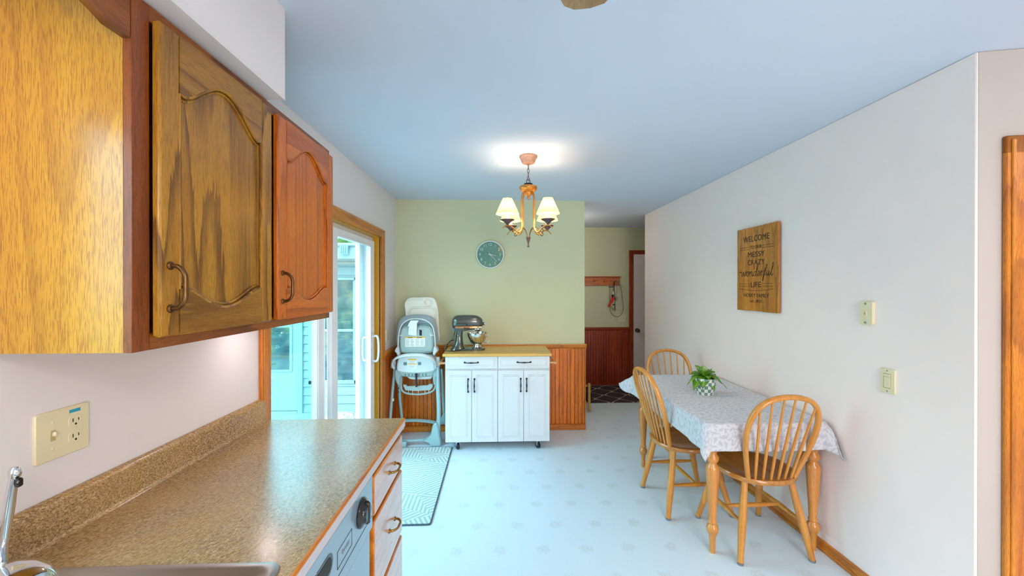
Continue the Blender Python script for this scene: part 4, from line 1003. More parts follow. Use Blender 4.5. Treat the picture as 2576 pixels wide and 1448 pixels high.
# tray stored behind the back rest
tr = poly(smoothpoly([(1015, 761), (1026, 754), (1052, 753), (1078, 753), (1090, 760), (1097, 785), (1100, 830), (1098, 870), (1060, 876), (1022, 860), (1013, 790), (1011, 772)]), 0.17, 0.14, bev=0.006, tilt=0.02).obj('tray', 'tray_white', hc)
g = G(); g.tube([U(u, v, 0.136) for u, v in smoothpoly([(1030, 781), (1060, 779), (1088, 782), (1092, 800), (1092, 860), (1050, 865), (1030, 850), (1024, 800)], 4)], 0.006, 6, closed=True)
g.tube([U(1072+9*math.cos(a), 767+8*math.sin(a), 0.136) for a in [2*PI*k/20 for k in range(20)]], 0.0045, 6, closed=True); g.tube([U(u, v, 0.136) for u, v in ((1018, 762), (1030, 759), (1058, 759))], 0.004, 6); g.obj('tray_rim', 'tray_white', tr)
# padded fabric back
g = poly(smoothpoly([(1001, 868), (999, 835), (1004, 812), (1018, 800), (1048, 796), (1078, 800), (1093, 814), (1099, 840), (1097, 872), (1050, 880)]), 0.10, 0.035, bev=0.02); g.obj('seat_pad', 'fabric_grey', hc)
g = G(); g.tube(catmull([U(u, v, 0.022) for u, v in ((1003, 880), (1005, 845), (1012, 822), (1028, 809), (1050, 806), (1072, 810), (1088, 824), (1094, 848), (1096, 880))], 6), 0.011, 8, flat=(0.8, 1.2)); g.obj('pad_edge', 'highchair_light', hc)
sh = poly(smoothpoly([(1009, 882), (1008, 850), (1012, 832), (1022, 825), (1050, 823), (1078, 825), (1088, 834), (1091, 852), (1090, 884), (1083, 891), (1050, 893), (1016, 891)], 5), 0.04, 0.002, bev=0.016).obj('back_shell', 'highchair_shell', hc)
g = poly([(1012, 830), (1020, 818), (1080, 818), (1088, 830), (1050, 826)], 0.035, 0.018); g.obj('shell_top', 'highchair_shadow', sh)
poly([(1057, 832), (1063.5, 834), (1063, 848), (1057, 847)], 0.004, 0.001).obj('strap_slot', 'strap_black', sh)
g = poly([(1022, 852), (1071, 852), (1071, 875), (1022, 875)], 0.003, 0.0); lb = g.obj('warning_label', 'label_white', sh)
g = poly([(1022, 850.5), (1071, 850.5), (1071, 853.5), (1022, 853.5)], 0.002, -0.001); g.obj('label_band', 'label_yellow', lb)
g = G(); rr = random.Random(2)
for cx in range(4):
    x0 = 1023.2+cx*12.1
    for k in range(9): poly([(x0, 855.5+k*2.05), (x0+rr.uniform(6, 10.6), 855.5+k*2.05), (x0+rr.uniform(6, 10.6), 856.2+k*2.05), (x0, 856.2+k*2.05)], 0.0, -0.0006, g)
for a, b in ((1029, 1040), (1051, 1064)): poly([(a, 851.4), (b, 851.4), (b, 852.8), (a, 852.8)], -0.0008, -0.0016, g, mi=1)
g.obj('label_print', ['label_text', 'strap_black'], lb)
def paper(pts, y0):   # care tag hanging down in front of the shell, slightly curled
    g = G(); A, B, C_, D = [Vector(U(u, v, 0)) for u, v in pts]
    g.grid(lambda s, t: tuple(A.lerp(B, s).lerp(D.lerp(C_, s), t)+Vector((0, y0-0.012*math.sin(t*3+s), 0))), 6, 8, uv=False)
    g.grid(lambda s, t: tuple(A.lerp(B, s).lerp(D.lerp(C_, s), t)+Vector((0, y0+0.0012-0.012*math.sin(t*3+s), 0))), 6, 8, uv=False); return g
g = paper([(1034, 812), (1053, 810), (1050, 848), (1030.5, 845)], -0.012); g.obj('care_tag', 'paper_white', sh)
g = paper([(1037, 809), (1057, 809), (1045, 827), (1029, 823)], -0.020); g.obj('care_tag', 'paper_white', sh)
for s in (-1, 1):
    g = G(); g.tube(catmull([U(1050+s*43, 846, -0.002), U(1050+s*39, 847, -0.010), U(1050+s*35, 846, 0.0)], 5), 0.0035, 6); g.tube([U(1050+s*36+3*math.cos(a), 845+3*math.sin(a), 0.001) for a in [2*PI*k/12 for k in range(12)]], 0.0015, 5, closed=True); g.obj('elastic_loop', 'paper_white', sh)
for s in (-1, 1):   # side brackets that join back and seat
    g = poly(smoothpoly([(1050+s*44, 874), (1050+s*50, 878), (1050+s*53, 886), (1050+s*49, 890), (1050+s*46, 896), (1050+s*41, 893)], 4), 0.07, -0.02, bev=0.008); g.obj('side_bracket', 'highchair_light', hc)
# seat tub
tub = poly(smoothpoly([(1003, 925), (1007, 903), (1018, 897), (1050, 895), (1082, 897), (1093, 903), (1097, 926), (1094, 934), (1080, 938), (1050, 940), (1020, 938), (1006, 934)], 5), 0.12, -0.04, bev=0.012).obj('seat_tub', 'highchair_light', hc)
g = poly(smoothpoly([(1004, 930), (1050, 934), (1095, 930), (1092, 943), (1086, 949), (1050, 951), (1015, 949), (1009, 944)], 4), 0.11, -0.01, bev=0.012)
for k in range(7): poly([(1022+k*8.5, 942), (1024+k*8.5, 942), (1024+k*8.5, 948), (1022+k*8.5, 948)], -0.008, -0.016, g, mi=1)
g.obj('tub_underside', ['highchair_shell', 'highchair_shadow'], tub)
g = poly(smoothpoly([(1024, 948), (1050, 950), (1088, 948), (1086, 955), (1080, 958), (1050, 958.5), (1032, 957)], 4), 0.10, 0.02, bev=0.008); g.obj('seat_front', 'highchair_light', tub)
g = G(); g.tube(catmull([U(u, v, y) for u, v, y in ((996, 926, -0.02), (995, 912, -0.06), (1004, 900, -0.09), (1024, 892, -0.11), (1050, 890, -0.115), (1074, 892, -0.11), (1092, 901, -0.09), (1099, 913, -0.06), (1098, 926, -0.02))], 6), 0.017, 10, flat=(1.3, 0.55)); g.obj('recline_handle', 'highchair_light', tub)
for u in (1021, 1061, 1084):
    g = G(); g.tube([U(u, 900, -0.03), U(u, 894, -0.10)], 0.004, 6); g.obj('rib', 'highchair_light', tub)
for s in (-1, 1):
    g = poly([(1050+s*9, 911.5), (1050+s*17.5, 911.5), (1050+s*17.5, 919), (1050+s*9, 919)] if s < 0 else [(1055.5, 911.5), (1063.5, 911.5), (1063.5, 919), (1055.5, 919)], -0.040, -0.0412)
    if s < 0: g = poly([(1020.5, 911.5), (1028.5, 911.5), (1028.5, 919), (1020.5, 919)], -0.040, -0.0412)
    g.obj('slot', 'highchair_shadow', tub)
g = poly([(1031.5, 903.5), (1052.0, 903.5), (1052.0, 927), (1031.5, 927)], -0.039, -0.042); lb = g.obj('warning_label', 'label_white', tub)
g = poly([(1031.5, 903.5), (1052, 903.5), (1052, 906.4), (1031.5, 906.4)], -0.041, -0.0432); g = poly([(1031.5, 915), (1052, 915), (1052, 917), (1031.5, 917)], -0.041, -0.0432, g); g.obj('label_band', 'label_yellow', lb)
g = G()
for k in range(4): poly([(1033, 908+k*1.8), (1050-k % 2*3, 908+k*1.8), (1050-k % 2*3, 908.6+k*1.8), (1033, 908.6+k*1.8)], -0.0418, -0.0426, g)
for k in range(4): poly([(1033, 919+k*1.8), (1049-k % 2*3, 919+k*1.8), (1049-k % 2*3, 919.6+k*1.8), (1033, 919.6+k*1.8)], -0.0418, -0.0426, g)
g.obj('label_print', 'label_text', lb)
g = poly([(1047, 940), (1053.5, 940), (1053, 960), (1055, 972), (1050, 975), (1048, 973), (1051, 970), (1049, 958)], -0.02, -0.024); g.obj('crotch_strap', 'strap_black', hc)
# footrest
fr = G(); fr.tube(catmull([U(u, v, 0.0) for u, v in ((1012, 950, ), (1012, 972), (1015, 984), (1026, 991), (1050, 994), (1074, 992), (1090, 986), (1097, 974), (1098, 950))], 5), 0.009, 8, flat=(1.0, 2.2)); frame_ = fr.obj('footrest', 'highchair_shell', hc)
g = poly([(1016, 970), (1023, 970), (1027, 974), (1077, 972), (1082, 969), (1090, 969), (1090, 976), (1084, 984), (1050, 986), (1022, 984)], 0.02, 0.0, bev=0.003); g.obj('foot_plate', 'highchair_shell', frame_)
for u in (1030, 1040, 1055, 1071, 1080):
    g = G(); g.tube([U(u, 984, 0.0), U(u, 992, 0.0)], 0.0025, 6); g.obj('foot_rib', 'highchair_light', frame_)
# tubular frame
for s, u0, pts in ((-1, 0, ((993, 926, 0.06), (990, 960, 0.05), (986, 1020, 0.02), (984, 1066, 0.0), (983, 1100, -0.02))), (1, 0, ((1101, 926, 0.02), (1103, 980, 0.0), (1106, 1030, -0.02), (1105, 1075, -0.03), (1103, 1108, -0.04)))):
    g = G(); g.tube(catmull([U(*p) for p in pts], 5), 0.0155 if s < 0 else 0.021, 12, flat=(1, 1)); g.obj('leg', 'highchair_tube', hc)
g = G(); g.tube([U(1000, 968, 0.10), U(1001, 1020, 0.13), U(1003, 1060, 0.16), U(1004, 1098, 0.19)], 0.0155, 12)
for v in (974, 983, 993): g.tube([U(1000, v, 0.088), U(1000, v+2.5, 0.088)], 0.005, 6, mi=1)
g.obj('leg', ['highchair_tube', 'strap_black'], hc)
g = G(); g.tube([U(1109, 934, 0.06), U(1112, 1010, 0.11), U(1113, 1060, 0.15), U(1113, 1085, 0.18)], 0.014, 12); g.obj('leg', 'highchair_tube', hc)
for s, u in ((-1, 990), (1, 1101)):
    g = G(); g.tube(catmull([U(u+(1 if s < 0 else 0), 908 if s < 0 else 903, 0.05), U(u, 918, 0.045), U(u-1, 930, 0.04)], 4), [0.018, 0.024, 0.022] if s > 0 else [0.018, 0.028, 0.024], 12, flat=(1, 1)); g.obj('hinge_cover', 'highchair_light', hc)
g = poly(smoothpoly([(996, 935), (1004, 933), (1012, 945), (1012, 970), (1004, 972), (997, 955)], 3), 0.06, 0.0, bev=0.008); g.obj('arm_bracket', 'highchair_shell', hc)
g = poly(smoothpoly([(1090, 932), (1098, 934), (1100, 948), (1099, 968), (1092, 970), (1090, 950)], 3), 0.06, 0.0, bev=0.008); g.obj('arm_bracket', 'highchair_shell', hc)
g = G(); g.tube(catmull([U(1003, 1072, 0.15), U(1040, 1072, 0.15), U(1078, 1071, 0.10), U(1098, 1068, 0.02)], 4), 0.016, 10, flat=(1, 1.4)); g.obj('crossbar', 'highchair_tube', hc)
g = G(); g.tube([U(975, 1106, -0.03), U(1040, 1106, -0.03), U(1082, 1104, -0.03)], 0.013, 10, flat=(1, 1.5)); g.box(-0.13, -0.08, -0.09, -0.01, 0.001, 0.055, 0.006); g.obj('floor_bar', 'highchair_tube', hc)
g = poly([(1068, 1103), (1080, 1098), (1088, 1088), (1093, 1066), (1098, 1061), (1103, 1061), (1106, 1068), (1110, 1090), (1114, 1112), (1112, 1117.7), (1088, 1117.7), (1083, 1110)], 0.01, -0.075, bev=0.01); g.obj('foot', 'highchair_tube', hc)
g = poly([(1104, 1070), (1112, 1052), (1117, 1050), (1118, 1080), (1106, 1080)], 0.18, 0.10, bev=0.006); g.obj('rear_foot', 'highchair_tube', hc)
for u in (991, 1101):
    g = G(); g.box(*sorted(((u-1050-1.5)/K, (u-1050+2.5)/K)), 0.0, 0.02, (1118-1011)/K, (1118-1004)/K, 0.002); g.obj('clip', 'paper_white', hc)

# ================================================================== RUGS
t = thing('patterned_rug', 'pale rug with diagonal stripe patches on the floor before the patio door', 'rug', (-0.73, 3.09, 0))
g = G(); g.prism(rrect(-1.02, -0.432, 2.50, 3.70, 0.015, 3), lambda a, b, d: (a, b, d), 0.0, 0.010, bev=0.003); g.obj('weave', 'rug_weave', t)
g = G(); g.tube([(a, b, 0.006) for a, b in rrect(-1.022, -0.430, 2.498, 3.702, 0.016, 3)], 0.0055, 6, closed=True); g.obj('binding', 'rug_binding', t)
g = G(); g.prism(rrect(0.75, 2.05, 5.06, 5.93, 0.02, 3), lambda a, b, d: (a, b, d), 0.0, 0.008, bev=0.003)
tag(g.obj('hall_mat', 'trellis_mat'), 'dark brown mat with a beige trellis pattern on the hallway floor', 'mat')

# ================================================================== CLOCK
CX, CZ, CR = -0.080, 1.861, 0.146
ck = thing('wall_clock', 'round green wall clock with white rim on the green wall', 'clock', (CX, YB, CZ))
CM = Matrix.Translation((CX, YB-0.001, CZ)) @ Matrix.Rotation(R(90), 4, 'X')
g = G(); g.X = CM; g.lathe([(CR-0.004, 0), (CR, 0.004), (CR, 0.034), (CR-0.003, 0.038), (CR-0.008, 0.038), (CR-0.010, 0.034), (CR-0.010, 0.016)], 64, cap=False); g.obj('rim', 'clock_rim', ck)
g = G(); g.X = CM; g.lathe([(CR-0.006, 0.001), (CR-0.006, 0.016)], 64); g.obj('dial', 'clock_green', ck)
g = G(); g.X = CM; g.lathe([(CR-0.009, 0.0335), (CR-0.009, 0.0350)], 64); g.obj('glass', 'clock_glass', ck)
YD = YB-0.001-0.0165
for n in range(1, 13):
    a = R(30*n); r_ = 0.106
    text('numeral', str(n), 0.040, frame_M((CX+r_*math.sin(a), YD, CZ+r_*math.cos(a)), (1, 0, 0), (0, 0, 1)), 'numeral_white', ck, 0.0005, sx=0.95)
g = G()
for n in range(12):
    a = R(30*n); g.tube([(CX+q*math.sin(a), YD, CZ+q*math.cos(a)) for q in (0.127, 0.134)], 0.0014, 5)
g.obj('minute_marks', 'numeral_white', ck)
def hand(name, ang, L, back, w_, y):
    a = R(ang); g = G(); d = Vector((math.sin(a), 0, math.cos(a))); p = Vector((CX, y, CZ)); n = Vector((math.cos(a), 0, -math.sin(a)))
    vs = [p-d*back-n*w_, p-d*back+n*w_, p+d*L+n*w_*0.6, p+d*L-n*w_*0.6]; g._add(vs+[v+Vector((0, -0.001, 0)) for v in vs], [(0, 1, 2, 3), (4, 5, 6, 7), (0, 1, 5, 4), (1, 2, 6, 5), (2, 3, 7, 6), (3, 0, 4, 7)])
    g.obj(name, 'numeral_white', ck)
hand('hour_hand', 100, 0.068, 0.018, 0.0030, YD-0.004); hand('minute_hand', 136, 0.104, 0.018, 0.0024, YD-0.006); hand('second_hand', 162, 0.090, 0.036, 0.0009, YD-0.008)
g = G(); g.X = CM; g.lathe([(0.007, 0.016), (0.007, 0.027), (0.004, 0.0285)], 16); g.obj('hub', 'numeral_white', ck)

# ================================================================== CHANDELIER
HX, HY = 0.216, 2.745
ch = thing('chandelier', 'bronze chandelier with four small cream shades hanging from the ceiling', 'chandelier', (HX, HY, H))
LM = Matrix.Translation((HX, HY, 0))
g = G(); g.X = LM; g.lathe([(0.064, H-0.0005), (0.064, H-0.008), (0.058, H-0.014), (0.048, H-0.040), (0.044, H-0.048), (0.012, H-0.052), (0.010, H-0.062)], 36); g.obj('canopy', 'copper_canopy', ch)
g = G(); z = H-0.058; k = 0
while z > 2.285:
    pts = []
    for i in range(14):
        a = 2*PI*i/14; w_, l_ = 0.0065*math.sin(a), 0.0165*math.cos(a)
        pts.append((HX+(w_ if k % 2 else w_*0.25), HY+(w_*0.25 if k % 2 else w_), z-0.0165+l_))
    g.tube(pts, 0.0022, 6, closed=True); z -= 0.028; k += 1
g.tube([(HX+0.013*math.sin(a), HY, 2.262+0.017*math.cos(a)) for a in [2*PI*i/16 for i in range(16)]], 0.0028, 6, closed=True); g.obj('chain', 'dark_bronze', ch)
g = G(); g.X = LM; g.lathe([(0.016, 2.252), (0.031, 2.246), (0.031, 2.240), (0.022, 2.234)], 28); g.obj('collar', 'mixer_dark', ch)
g = G(); g.X = LM; g.lathe([(0.020, 2.236), (0.046, 2.232), (0.062, 2.226), (0.064, 2.218), (0.060, 2.206), (0.046, 2.192), (0.028, 2.184), (0.026, 2.172), (0.016, 2.160), (0.005, 2.156), (0.005, 2.152), (0.010, 2.146), (0.008, 2.138), (0.001, 2.134)], 36); g.obj('hub_bowl', 'gold_paint', ch)
g = G(); g.X = LM; g.lathe([(0.016, 1.870), (0.017, 1.864), (0.014, 1.856), (0.006, 1.828), (0.004, 1.815), (0.008, 1.811), (0.008, 1.803), (0.001, 1.797)], 20); g.obj('finial', 'dark_bronze', ch)
ARMS = (math.atan2(-0.150, 0.120), math.atan2(-0.120, -0.150), math.atan2(0.150, -0.120), math.atan2(0.120, 0.150))
SR = 0.192
for i, a in enumerate(ARMS):
    ca, sa = math.cos(a), math.sin(a); W = lambda r, z: (HX+r*ca, HY+r*sa, z)
    g = G(); g.tube(catmull([W(0.030, 2.188), W(0.046, 2.178), W(0.056, 2.155), W(0.058, 2.10), W(0.058, 1.98), W(0.060, 1.935), W(0.078, 1.905), W(0.105, 1.898), W(0.140, 1.920), W(0.172, 1.934), W(0.205, 1.930), W(0.232, 1.912)], 6), [0.0060]*6+[0.0055]*4+[0.004, 0.004], 8)
    arm = g.obj('arm', 'gold_paint', ch)
    g = G(); g.tube(catmull([W(0.010, 1.866), W(0.014, 1.890), W(0.032, 1.924), W(0.062, 1.935), W(0.095, 1.920), W(0.122, 1.897), W(0.142, 1.892), W(0.148, 1.906), W(0.138, 1.916)], 6), 0.0028, 6); g.obj('scroll', 'antique_brass', ch)
    g = G(); g.X = Matrix.Translation((HX+SR*ca, HY+SR*sa, 0)); g.lathe([(0.005, 1.934), (0.012, 1.944), (0.024, 1.956), (0.042, 1.966), (0.049, 1.971), (0.046, 1.974), (0.012, 1.970)], 28); g.obj('drip_cup', 'dark_bronze', arm)
    g = G(); g.X = Matrix.Translation((HX+SR*ca, HY+SR*sa, 0)); g.lathe([(0.011, 1.970), (0.011, 2.015), (0.008, 2.018)], 16); g.obj('candle_sleeve', 'tray_white', arm)
    g = G(); g.X = Matrix.Translation((HX+SR*ca, HY+SR*sa, 0)); g.lathe([(0.007, 2.018), (0.010, 2.030), (0.016, 2.045), (0.016, 2.056), (0.010, 2.072), (0.003, 2.084)], 16); g.obj('bulb', 'bulb_glow', arm)
    g = G(); g.X = Matrix.Translation((HX+SR*ca, HY+SR*sa, 0)); g.lathe([(0.032, 2.112), (0.078, 2.008)], 40, cap=False); sh_ = g.obj('lamp_shade', 'lamp_shade_fabric', arm)
    l = bpy.data.lights.new('bulb_light', 'POINT'); l.energy = 7; l.color = (1.0, 0.80, 0.56); l.shadow_soft_size = 0.03
    lo = bpy.data.objects.new('bulb_light', l); COL.objects.link(lo); lo.location = (HX+SR*ca, HY+SR*sa, 2.045)

# ================================================================== CEILING FAN
fn_ = thing('ceiling_fan', 'ceiling fan of which one tan blade tip shows at the top edge', 'ceiling fan', (0.21, 0.25, H))
g = G(); g.X = Matrix.Translation((0.21, 0.25, 0)); g.lathe([(0.07, H-0.0005), (0.065, H-0.04), (0.02, H-0.05), (0.015, 2.29), (0.09, 2.28), (0.11, 2.25), (0.11, 2.20), (0.07, 2.17), (0.04, 2.15), (0.001, 2.148)], 32); g.obj('motor', 'antique_brass', fn_)
for k in range(5):
    Mb = Matrix.Translation((0.21, 0.25, 2.205)) @ Matrix.Rotation(R(72*k), 4, 'Z') @ Matrix.Rotation(R(-7), 4, 'Y')
    g = G(); g.X = Mb; g.prism([(-0.052, 0.16), (0.052, 0.16), (0.066, 0.60), (0.064, 0.66), (0.050, 0.692), (0.018, 0.704), (-0.022, 0.704), (-0.050, 0.688), (-0.066, 0.660), (-0.068, 0.60)], lambda a, b, d: (a, b, d), -0.003, 0.003); b_ = g.obj('blade', 'fan_blade_wood', fn_)
    g = G(); g.X = Mb; g.box(-0.02, 0.02, 0.08, 0.22, -0.009, -0.003, 0.002); g.obj('blade_arm', 'antique_brass', b_)

# ================================================================== DINING TABLE
TX0, TX1, TY0, TY1, TZ = 1.150, 1.845, 2.108, 3.305, 0.758
tb = thing('dining_table', 'wooden dining table with turned legs under a grey leaf-patterned cloth by the right wall', 'table', (1.5, 2.69, 0))
g = G(); g.prism(rrect(TX0, TX1, TY0, TY1, 0.03, 5), lambda a, b, d: (a, b, d), TZ-0.024, TZ, bev=0.004); g.obj('tabletop', 'table_wood', tb)
lx0, lx1, ly0, ly1 = 1.229, 1.822, 2.185, 3.245
g = G()
for a in (lx0, lx1): g.box(a-0.010, a+0.010, ly0, ly1, 0.66, TZ-0.024)
for b in (ly0, ly1): g.box(lx0, lx1, b-0.010, b+0.010, 0.66, TZ-0.024)
g.obj('apron', 'table_wood', tb)
prof = [(0.0145, 0.0), (0.0165, 0.05), (0.019, 0.098), (0.024, 0.108), (0.031, 0.122), (0.0335, 0.138), (0.030, 0.153), (0.022, 0.163), (0.021, 0.168), (0.025, 0.173), (0.024, 0.180), (0.0205, 0.188), (0.024, 0.26), (0.030, 0.36), (0.036, 0.455), (0.0365, 0.480), (0.033, 0.496), (0.023, 0.508), (0.022, 0.516), (0.029, 0.524), (0.034, 0.538), (0.033, 0.552), (0.024, 0.564), (0.023, 0.574), (0.027, 0.585), (0.037, 0.594), (0.038, 0.606), (0.034, 0.616)]
for x, y in ((lx0, ly0), (lx1, ly0), (lx0, ly1), (lx1, ly1)):
    g = G(); g.X = Matrix.Translation((x, y, 0)); g.lathe(prof, 24); g.box(-0.034, 0.034, -0.034, 0.034, 0.614, TZ-0.024, 0.003); g.obj('leg', 'table_wood', tb)
# tablecloth
OH = 0.150
cx_, cy_ = (TX0+TX1)/2, (TY0+TY1)/2
hx_, hy_ = (TX1-TX0)/2, (TY1-TY0)/2
def cloth(s, t):
    px = (s-0.5)*2*(hx_+OH); py = (t-0.5)*2*(hy_+OH)
    rc = 0.03; qx = max(-hx_+rc, min(hx_-rc, px)); qy = max(-hy_+rc, min(hy_-rc, py))
    dx, dy = px-qx, py-qy; d = math.hypot(dx, dy)
    zt = TZ+0.0035
    if d <= rc:
        fold = 0.0016*math.exp(-(abs(py+0.02)/0.012)**2)+0.0016*math.exp(-(abs(px+0.05)/0.012)**2)
        return (cx_+px, cy_+py, zt+fold+0.0008*math.sin(px*23)*math.sin(py*17))
    n = (dx/d, dy/d); e = d-rc
    cq = min(abs(dx), abs(dy))/max(abs(dx), abs(dy), 1e-6); e *= 1-(0.30 if dy > 0 else 0.08)*cq*cq
    qb = (qx+n[0]*rc, qy+n[1]*rc)
    corner = min(abs(dx), abs(dy))/max(abs(dx), abs(dy), 1e-6)     # 1 on the corner diagonal
    fl = 0.06+0.07*math.sin((px*9 if abs(dy) > abs(dx) else py*9)+1.0)*min(1, e/0.05)+0.04*math.sin((px+py)*31)
    fl += 0.35*corner
    if dx < 0 and dy > 0: fl += 0.48*corner                        # far left corner lifts outwards
    if dx > 0 and dy < 0: fl += 0.20*corner
    if dx < 0 and dy < 0: fl -= 0.30*corner
    al = max(0.02, fl)
    r0 = 0.006
    hor = r0*(1-math.exp(-e/r0))*0.8+math.sin(al)*max(0, e-r0); ver = math.cos(al)*max(0, e-r0*0.5) if e > r0*0.5 else 0
    ver += r0*0.15
    x = cx_+qb[0]+n[0]*hor; y = cy_+qb[1]+n[1]*hor; z = zt-ver
    if n[0] > 0.3 and n[1] > -0.3: x = min(x, XR-0.022)
    if dx > 0 and dy < 0: x = min(x, XR-0.018); y -= 0.10*e*corner
    return (x, min(y, 9), z)
g = G(); NU, NV = 110, 180
vs = [cloth(i/(NU-1), j/(NV-1)) for j in range(NV) for i in range(NU)]
fs = []; uvs = []
for j in range(NV-1):
    for i in range(NU-1):
        fs.append((j*NU+i, j*NU+i+1, (j+1)*NU+i+1, (j+1)*NU+i)); W_, L_ = 2*(hx_+OH), 2*(hy_+OH)
        uvs.append([(i/(NU-1)*W_, j/(NV-1)*L_), ((i+1)/(NU-1)*W_, j/(NV-1)*L_), ((i+1)/(NU-1)*W_, (j+1)/(NV-1)*L_), (i/(NU-1)*W_, (j+1)/(NV-1)*L_)])
g._add(vs, fs, 0, uvs)
tc = g.obj('tablecloth', 'tablecloth_fabric', smooth=80); tag(tc, 'grey tablecloth with pale leaf pattern draped over the dining table', 'tablecloth')
md = tc.modifiers.new('thickness', 'SOLIDIFY'); md.thickness = 0.0016; md.offset = -1

# ================================================================== CHAIRS
def make_chair(label, group):
    t = thing('spindle_back_chair', label, 'chair', (0, 0, 0), group=group, world=False)
    g = G(); rings = []
    def seat_ring(sc, z, dish=0):
        out = []
        for k in range(40):
            a = 2*PI*k/40; ca, sa = math.cos(a), math.sin(a)
            x = 0.216*sc*(abs(ca)**0.86)*(1 if ca > 0 else -1); y = 0.206*sc*(abs(sa)**0.86)*(1 if sa > 0 else -1)
            x *= 1+0.06*(y/0.2); out.append((x, y, z))
        return out
    g.loft([seat_ring(0.90, 0.420), seat_ring(0.975, 0.425), seat_ring(1.0, 0.434), seat_ring(1.0, 0.444), seat_ring(0.975, 0.452), seat_ring(0.90, 0.453), seat_ring(0.75, 0.447), seat_ring(0.4, 0.443), seat_ring(0.05, 0.443)])
    g.obj('seat', 'seat_wood', t)
    TOP = {}; FT = {}
    for sx in (-1, 1):
        for sy in (-1, 1):
            a = Vector((sx*0.135, sy*0.125, 0.424)); b = Vector((sx*0.206, 0.240 if sy > 0 else -0.196, 0.010)); TOP[sx, sy] = a; FT[sx, sy] = b
            g = G(); g.tube([a.lerp(b, q) for q in (0, 0.15, 0.35, 0.6, 0.85, 1)], [0.0165, 0.018, 0.0205, 0.021, 0.017, 0.0155], 14); lg = g.obj('leg', 'chair_wood', t)
            g = G(); g.cyl((b.x, b.y, 0.0), (b.x, b.y, 0.011), 0.0165, seg=14); g.obj('foot_pad', 'pad_gray', lg)
    pos = lambda sx, sy, z: TOP[sx, sy].lerp(FT[sx, sy], (0.424-z)/0.414)
    for sx in (-1, 1):
        a, b = pos(sx, -1, 0.205), pos(sx, 1, 0.205); g = G(); g.tube([a.lerp(b, q) for q in (0, 0.2, 0.5, 0.8, 1)], [0.008, 0.011, 0.015, 0.011, 0.008], 10); g.obj('stretcher', 'chair_wood', t)
    a = (pos(-1, -1, .205)+pos(-1, 1, .205))/2; b = (pos(1, -1, .205)+pos(1, 1, .205))/2
    g = G(); g.tube([a.lerp(b, q) for q in (0, 0.25, 0.5, 0.75, 1)], [0.008, 0.012, 0.014, 0.012, 0.008], 10); g.obj('stretcher', 'chair_wood', t)
    def yb(z): q = (z-0.45)/0.48; return -0.150-0.130*q-0.012*q*q
    hoop = [(-0.130, 0.442), (-0.152, 0.52), (-0.178, 0.62), (-0.194, 0.72), (-0.190, 0.80), (-0.166, 0.868), (-0.122, 0.912), (-0.062, 0.934), (0, 0.940)]
    hoop = hoop+[(-a, b) for a, b in hoop[-2::-1]]
    hp = catmull([(x, yb(z), z) for x, z in hoop], 6)
    g = G(); g.tube(hp, 0.0145, 12, flat=(0.95, 1.2)); g.obj('back_bow', 'chair_wood', t)
    for k in range(6):
        q = (k-2.5)/2.5; xb_ = q*0.102; yb0 = -0.180+0.014*abs(q)
        xt = q*0.155
        zt = max(p.z for p in hp if abs(p.x-xt) < 0.02)
        bt = Vector((xb_, yb0, 0.445)); tp = Vector((xt, yb(zt), zt-0.004))
        g = G(); g.tube([bt.lerp(tp, s) for s in (0, 0.3, 0.6, 1)], [0.0075, 0.0085, 0.0070, 0.0050], 8); g.obj('spindle', 'chair_wood', t)
    return t
def copy_tree(o, parent=None):
    n = o.copy(); COL.objects.link(n); n.parent = parent
    for chd in list(o.children): copy_tree(chd, n)
    return n
GRP = 'spindle back chairs at the dining table'
ca_ = make_chair('oak spindle back chair at the near end of the table, its back to the camera', GRP)
ca_.location = (1.530, 2.282, 0); ca_.rotation_euler = (0, 0, R(1.0))
cb_ = copy_tree(ca_); cb_.location = (1.302, 2.715, 0); cb_.rotation_euler = (0, 0, R(-88)); cb_['label'] = 'oak spindle back chair on the long left side of the table'
cc_ = copy_tree(ca_); cc_.location = (1.545, 3.215, 0); cc_.rotation_euler = (0, 0, R(180)); cc_['label'] = 'oak spindle back chair at the far end of the table, facing the camera'

# ================================================================== POTTED PLANT
PXX, PYY, PZZ = 1.462, 2.70, TZ+0.0045
pl = thing('potted_plant', 'small leafy green plant in a checkered pot on the tablecloth', 'plant', (PXX, PYY, PZZ), world=False)
g = G(); hgt = 0.118
prof = [(0.050, 0.0)]+[(0.052+0.019*math.sin(min(1, q*1.25)*PI/2), q*hgt) for q in [k/10 for k in range(0, 11)]]
g.lathe(prof+[(0.067, hgt), (0.064, hgt-0.012)], 48, cap=False, uvscale=(18, 5/hgt)); g._add([(0.050*math.cos(2*PI*k/24), 0.050*math.sin(2*PI*k/24), 0.0) for k in range(24)], [tuple(range(24))])
g.obj('pot', 'pot_checker', pl)
g = G(); g.lathe([(0.062, hgt-0.016), (0.064, hgt-0.012), (0.03, hgt-0.006), (0.001, hgt-0.005)], 24); g.obj('soil', 'soil', pl)
rr = random.Random(11)
LV = [(205, 0.105, -12, 0.036), (170, 0.10, 35, 0.034), (235, 0.095, -5, 0.034), (285, 0.085, -25, 0.028), (130, 0.11, 60, 0.030), (100, 0.085, 55, 0.028), (60, 0.10, 50, 0.026), (20, 0.11, 30, 0.020), (345, 0.13, 2, 0.018), (315, 0.10, 15, 0.030),
      (260, 0.08, 30, 0.034), (0, 0.09, 45, 0.030), (190, 0.13, 12, 0.016), (80, 0.075, 75, 0.026), (300, 0.075, 55, 0.030), (220, 0.07, 60, 0.028), (150, 0.08, 20, 0.03), (40, 0.09, 20, 0.028), (330, 0.08, 65, 0.024)]
